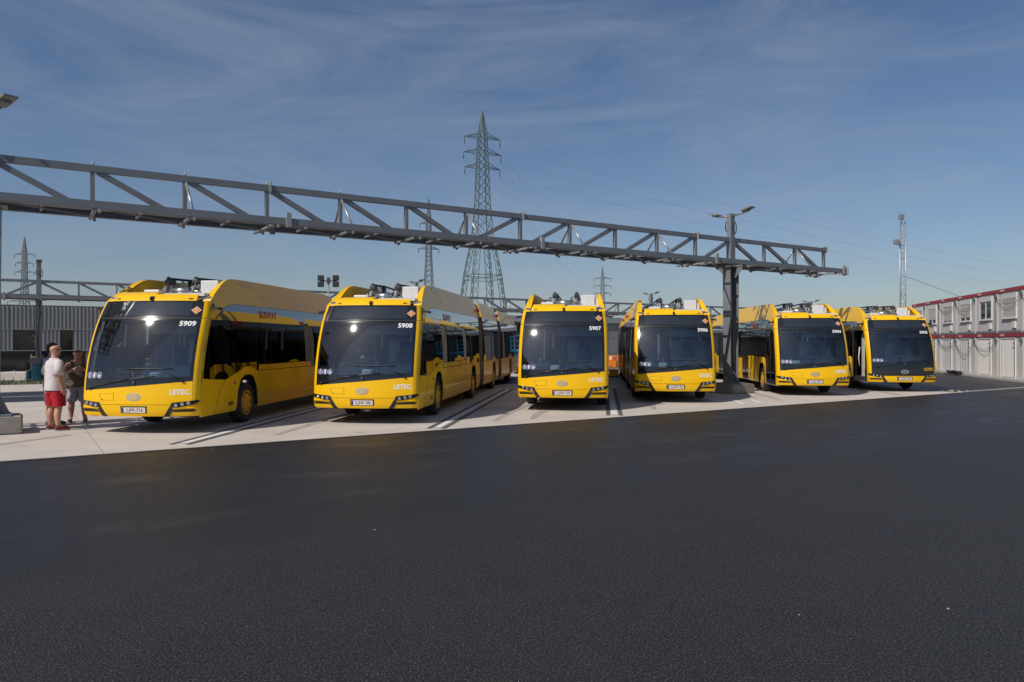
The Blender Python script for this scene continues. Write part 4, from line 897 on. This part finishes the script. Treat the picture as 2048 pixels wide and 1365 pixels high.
for i in range(5200):
    u = random.uniform(-18, 14); c = random.uniform(41.3, 46.5); b0 = gp(u, c, -.03); 
    h = random.uniform(.06, .22) * (2.6 if random.random() < .08 else 1); a = random.uniform(0, 6.28); d = Vector((cos(a), sin(a), 0)) * .025; t = Vector((random.gauss(0, .08), random.gauss(0, .08), h))
    gr.add([b0 - d, b0 + d, b0 + t], [(0, 1, 2)])
struct(tag(gr.build('weeds', LEAF, fix=False), 'dry weeds growing along the foot of the hall', 'weeds'), 'stuff')
# debris by the kerb end
for i, (dx, dy, s_) in enumerate(((0, 0, .10), (.32, .1, .07), (-.35, .05, .06), (.62, -.02, .08))):
    b = bmesh.new(); bmesh.ops.create_icosphere(b, subdivisions=2, radius=s_)
    for v in b.verts: v.co *= random.uniform(.75, 1.2); v.co.z *= .6
    me = bpy.data.meshes.new('rubble'); b.to_mesh(me); b.free(); me.materials.append(PLI); o = link('rubble', me)
    p = gp(30.2, 14.95); o.location = (p.x + dx, p.y + dy, s_ * .4); tag(o, 'small lump of rubble where the concrete apron meets the kerb', 'rubble', 'rubble at the kerb end')
# loose gravel specks on the tarmac
sb = MB()
for i in range(45):
    u, c = random.uniform(-14, 26), random.uniform(2.5, 14.4); p = gp(u, c, .002); r = random.choice((.006, .008, .011)) * random.uniform(.7, 1.3)
    sb.ball(p, (r, r * .8, r * .7), 5, 3)
struct(tag(sb.build('grit', PLI), 'pale grit scattered over the dark tarmac', 'grit'), 'stuff')

# ------------------------------------------------------------------ people
def skin(name, verts, edges, radii, m, parent, root=0, sub=2):
    me = bpy.data.meshes.new(name); me.from_pydata([Vector(v) for v in verts], edges, []); o = link(name, me)
    o.modifiers.new('skin', 'SKIN'); sv = me.skin_vertices[0].data
    for i, r in enumerate(radii): sv[i].radius = r if isinstance(r, tuple) else (r, r)
    sv[root].use_root = True; o.modifiers['skin'].use_smooth_shade = True; o.modifiers['skin'].branch_smoothing = .5
    ss = o.modifiers.new('sub', 'SUBSURF'); ss.levels = sub
    dg = bpy.context.evaluated_depsgraph_get(); me2 = bpy.data.meshes.new_from_object(o.evaluated_get(dg)); me2.name = name
    bpy.data.objects.remove(o); bpy.data.meshes.remove(me); me2.materials.clear(); me2.materials.append(m)
    for p in me2.polygons: p.use_smooth = True
    return link(name, me2, parent)
def loft(mb, rings, n=20):                                  # rings: (centre, rx, ry[, wobble])
    vs_ = []
    for c, rx, ry in rings:
        for k in range(n):
            a_ = 2 * pi * k / n; f_ = 1 + .04 * sin(3 * a_ + c[2] * 23) + .03 * sin(5 * a_ - c[2] * 31); e = 2.6
            cx_, cy_ = cos(a_), sin(a_); q = (abs(cx_) ** e + abs(cy_) ** e) ** (-1 / e); vs_.append(Vector(c) + Vector((cx_ * rx, cy_ * ry, 0)) * q * f_)
    m_ = len(rings); fs = [(i * n + k, i * n + (k + 1) % n, (i + 1) * n + (k + 1) % n, (i + 1) * n + k) for i in range(m_ - 1) for k in range(n)]
    mb.add(vs_, fs, True); return mb
def person(loc, rz, label, skinm, shirt, shorts, shoe, armsL, armsR, h=1.85, stance=.17, sleeves=True, headturn=0., headup=0., hair=None, glasses=True, belly=0.):
    k = h / 1.82; P = empty('person', loc, rz); tag(P, label, 'person'); P.scale = (k, k, k)
    ht = Matrix.Translation((0, 0, 1.54)) @ Matrix.Rotation(headturn, 4, 'Z') @ Matrix.Rotation(headup, 4, 'X') @ Matrix.Translation((0, 0, -1.54))
    V = []; E = []; R = []
    def a(p, r, par=None):
        V.append(Vector(p)); R.append(r); i = len(V) - 1
        if par is not None: E.append((par, i))
        return i
    pel = a((0, 0, .97), (.175, .125)); wst = a((0, 0, 1.12), (.165, .115), pel); chs = a((0, .01, 1.33), (.19, .125), wst); nb = a((0, .02, 1.47), (.11, .09), chs); nk = a(ht @ Vector((0, .01, 1.555)), .07, nb)
    h1 = a(ht @ Vector((0, -.02, 1.625)), (.082, .094), nk); h2 = a(ht @ Vector((0, -.002, 1.71)), (.095, .12), h1); h3 = a(ht @ Vector((0, .01, 1.785)), (.072, .092), h2)
    for s in (-1, 1):
        hp = a((s * .10, 0, .88), .105, pel); kn = a((s * (stance * .62 + .03), -.015, .50), .072, hp); cf = a((s * (stance * .78 + .02), .03, .34), .074, kn); an = a((s * stance, .02, .10), .047, cf); ft_ = a((s * (stance + .02), -.10, .045), .04, an)
    for s, arm in ((1, armsL), (-1, armsR)):
        sh_ = a((s * .205, .015, 1.425), .072, chs); el = a(arm[0], .054, sh_); wr = a(arm[1], .036, el); d = (Vector(arm[1]) - Vector(arm[0])).normalized(); pm_ = a(Vector(arm[1]) + d * .07, (.044, .027), wr)
        n_ = d.cross(Vector((1, 0, 0))).normalized(); q = Vector(arm[1]) + d * .09
        for f_ in range(4):
            o_ = n_ * (f_ - 1.5) * .021; m1 = a(q + o_ + d * .035, .0105, pm_); a(q + o_ + d * (.075 - abs(f_ - 1.3) * .008) + Vector((-s * .014, -.004, 0)), .0095, m1)
        t1 = a(Vector(arm[1]) + d * .045 + n_ * -.045, .0115, wr); a(Vector(arm[1]) + d * .085 + n_ * -.056, .0095, t1)
    body = skin('body', V, E, R, skinm, P)
    MB().ball(ht @ Vector((0, -.112, 1.675)), (.015, .024, .024), 8, 5).build('nose', skinm, body)
    for s in (-1, 1): MB().ball(ht @ Vector((s * .086, .012, 1.68)), (.013, .026, .036), 8, 5).build('ear', skinm, body)
    MB().ball(ht @ Vector((0, -.098, 1.625)), (.03, .012, .007), 8, 4).build('mouth', SKIND, body)
    if glasses:
        gb = MB()
        for s in (-1, 1): gb.ball(ht @ Vector((s * .038, -.098, 1.71)), (.034, .018, .024), 10, 5).tube([ht @ Vector((s * .066, -.09, 1.712)), ht @ Vector((s * .092, .01, 1.70))], .007, 5)
        gb.bar(ht @ Vector((-.03, -.108, 1.715)), ht @ Vector((.03, -.108, 1.715)), .012).build('sunglasses', BLK, P)
    else:
        for s in (-1, 1): MB().ball(ht @ Vector((s * .036, -.096, 1.705)), (.013, .009, .008), 8, 5).build('eye', BLK, body)
    if hair:
        hb = MB(); hb.ball(ht @ Vector((0, .022, 1.745)), (.096, .115, .085), 14, 9).ball(ht @ Vector((0, .065, 1.68)), (.084, .07, .085), 12, 8); hb.build('hair', hair, P)
    # upper garment: loose loft with a hem, and short sleeves hanging round the arms
    st = MB(); b_ = belly
    if sleeves:
        loft(st, [((0, 0, .845), .212, .165 + b_), ((0, -.005, .90), .215, .168 + b_), ((0, -.01, 1.0), .212, .165 + b_), ((0, -.005, 1.12), .208, .155 + b_), ((0, .005, 1.25), .215, .152), ((0, .01, 1.34), .222, .15), ((0, .012, 1.41), .215, .138), ((0, .015, 1.455), .178, .115), ((0, .018, 1.485), .125, .095), ((0, .02, 1.515), .092, .082), ((0, .02, 1.522), .082, .074)])
        for s, arm in ((1, armsL), (-1, armsR)):
            s0 = Vector((s * .19, .015, 1.425)); e0 = s0.lerp(Vector(arm[0]), .86); st.tube([s0 + Vector((-s * .06, 0, -.01)), s0, s0.lerp(e0, .5), e0], [.085, .092, .09, .098], 14)
    else:
        loft(st, [((0, 0, .86), .20, .155), ((0, -.005, .95), .20, .155), ((0, -.005, 1.10), .195, .145), ((0, .005, 1.25), .205, .145), ((0, .01, 1.33), .205, .142), ((0, .012, 1.38), .175, .135), ((0, .015, 1.41), .15, .12)])
        for s in (-1, 1): st.tube([(s * .115, -.085, 1.37), (s * .125, -.05, 1.46), (s * .12, .05, 1.485), (s * .115, .12, 1.38)], .034, 8)
    st.build('shirt' if sleeves else 'vest', shirt, P)
    so_ = MB(); loft(so_, [((0, 0, .78), .195, .15), ((0, 0, .86), .20, .15), ((0, 0, .97), .185, .138), ((0, 0, 1.0), .18, .132)])
    for s in (-1, 1):
        xk = s * (stance * .45 + .055); loft(so_, [((xk * 1.08, -.012, .515), .118, .122), ((xk * 1.05, -.01, .60), .118, .124), ((s * .105, 0, .72), .118, .132), ((s * .10, 0, .84), .108, .135)], 16)
    so_.build('shorts', shorts, P)
    for s in (-1, 1):
        x = s * (stance + .012); sb2 = MB()
        sb2.ball((x, -.07, .05), (.054, .15, .052), 14, 8).ball((x, .035, .07), (.05, .06, .062), 12, 7).build('shoe', shoe, P)
        MB().ball((x, -.055, .014), (.06, .165, .02), 14, 5).build('sole', KERB, P)
    return P
# rz turns the facing: 0 faces the camera, +90 deg faces right in the picture
person((-10.02, 16.45, 0), radians(146), 'man in white T-shirt and red shorts seen from behind beside the gantry column', SKIN, SHIRT, REDS, SHOER, ((.27, .05, 1.12), (.25, -.02, .88)), ((-.27, .06, 1.12), (-.24, -.04, .88)), h=1.90, stance=.17, headturn=radians(-52), belly=.02)
p2 = person((-10.62, 17.35, 0), radians(98), 'dark-haired man carrying a teal backpack, mostly hidden behind the man in red shorts', SKIND, GRYS, GRYS, SHOED, ((.26, .03, 1.13), (.22, -.15, .92)), ((-.26, .03, 1.13), (-.22, -.12, .92)), h=1.92, stance=.12, hair=HAIR, glasses=False)
person((-10.48, 18.1, 0), radians(28), 'bald man in olive vest, grey shorts and sunglasses looking up beside bus 5909', SKIND, OLIVE, GRYS, SHOEB, ((.30, -.02, 1.17), (.13, -.22, 1.30)), ((-.30, -.02, 1.17), (-.11, -.24, 1.28)), h=1.80, stance=.15, sleeves=False, headup=radians(-14))
bp_ = empty('backpack', (-10.62, 17.35, 0), radians(98)); bp_.scale = (1.06,) * 3; tag(bp_, 'teal and grey backpack on the back of the hidden man', 'backpack')
bpb = MB().cbox(-.16, .16, .16, .40, .98, 1.38, .08); bpb.build('pack_body', PACK, bp_)
MB().cbox(-.165, .165, .15, .42, 1.35, 1.47, .05).build('pack_lid', PACKG, bp_); MB().cbox(-.13, .13, .41, .49, 1.02, 1.22, .03).build('front_pocket', PACK, bp_)
for s in (-.11, .11): MB().tube([(s, .16, 1.45), (s * 1.3, -.02, 1.50), (s * 1.45, -.14, 1.35), (s * 1.5, -.08, 1.12), (s * 1.4, .14, 1.02)], .022, 6).build('strap', PACKG, bp_)
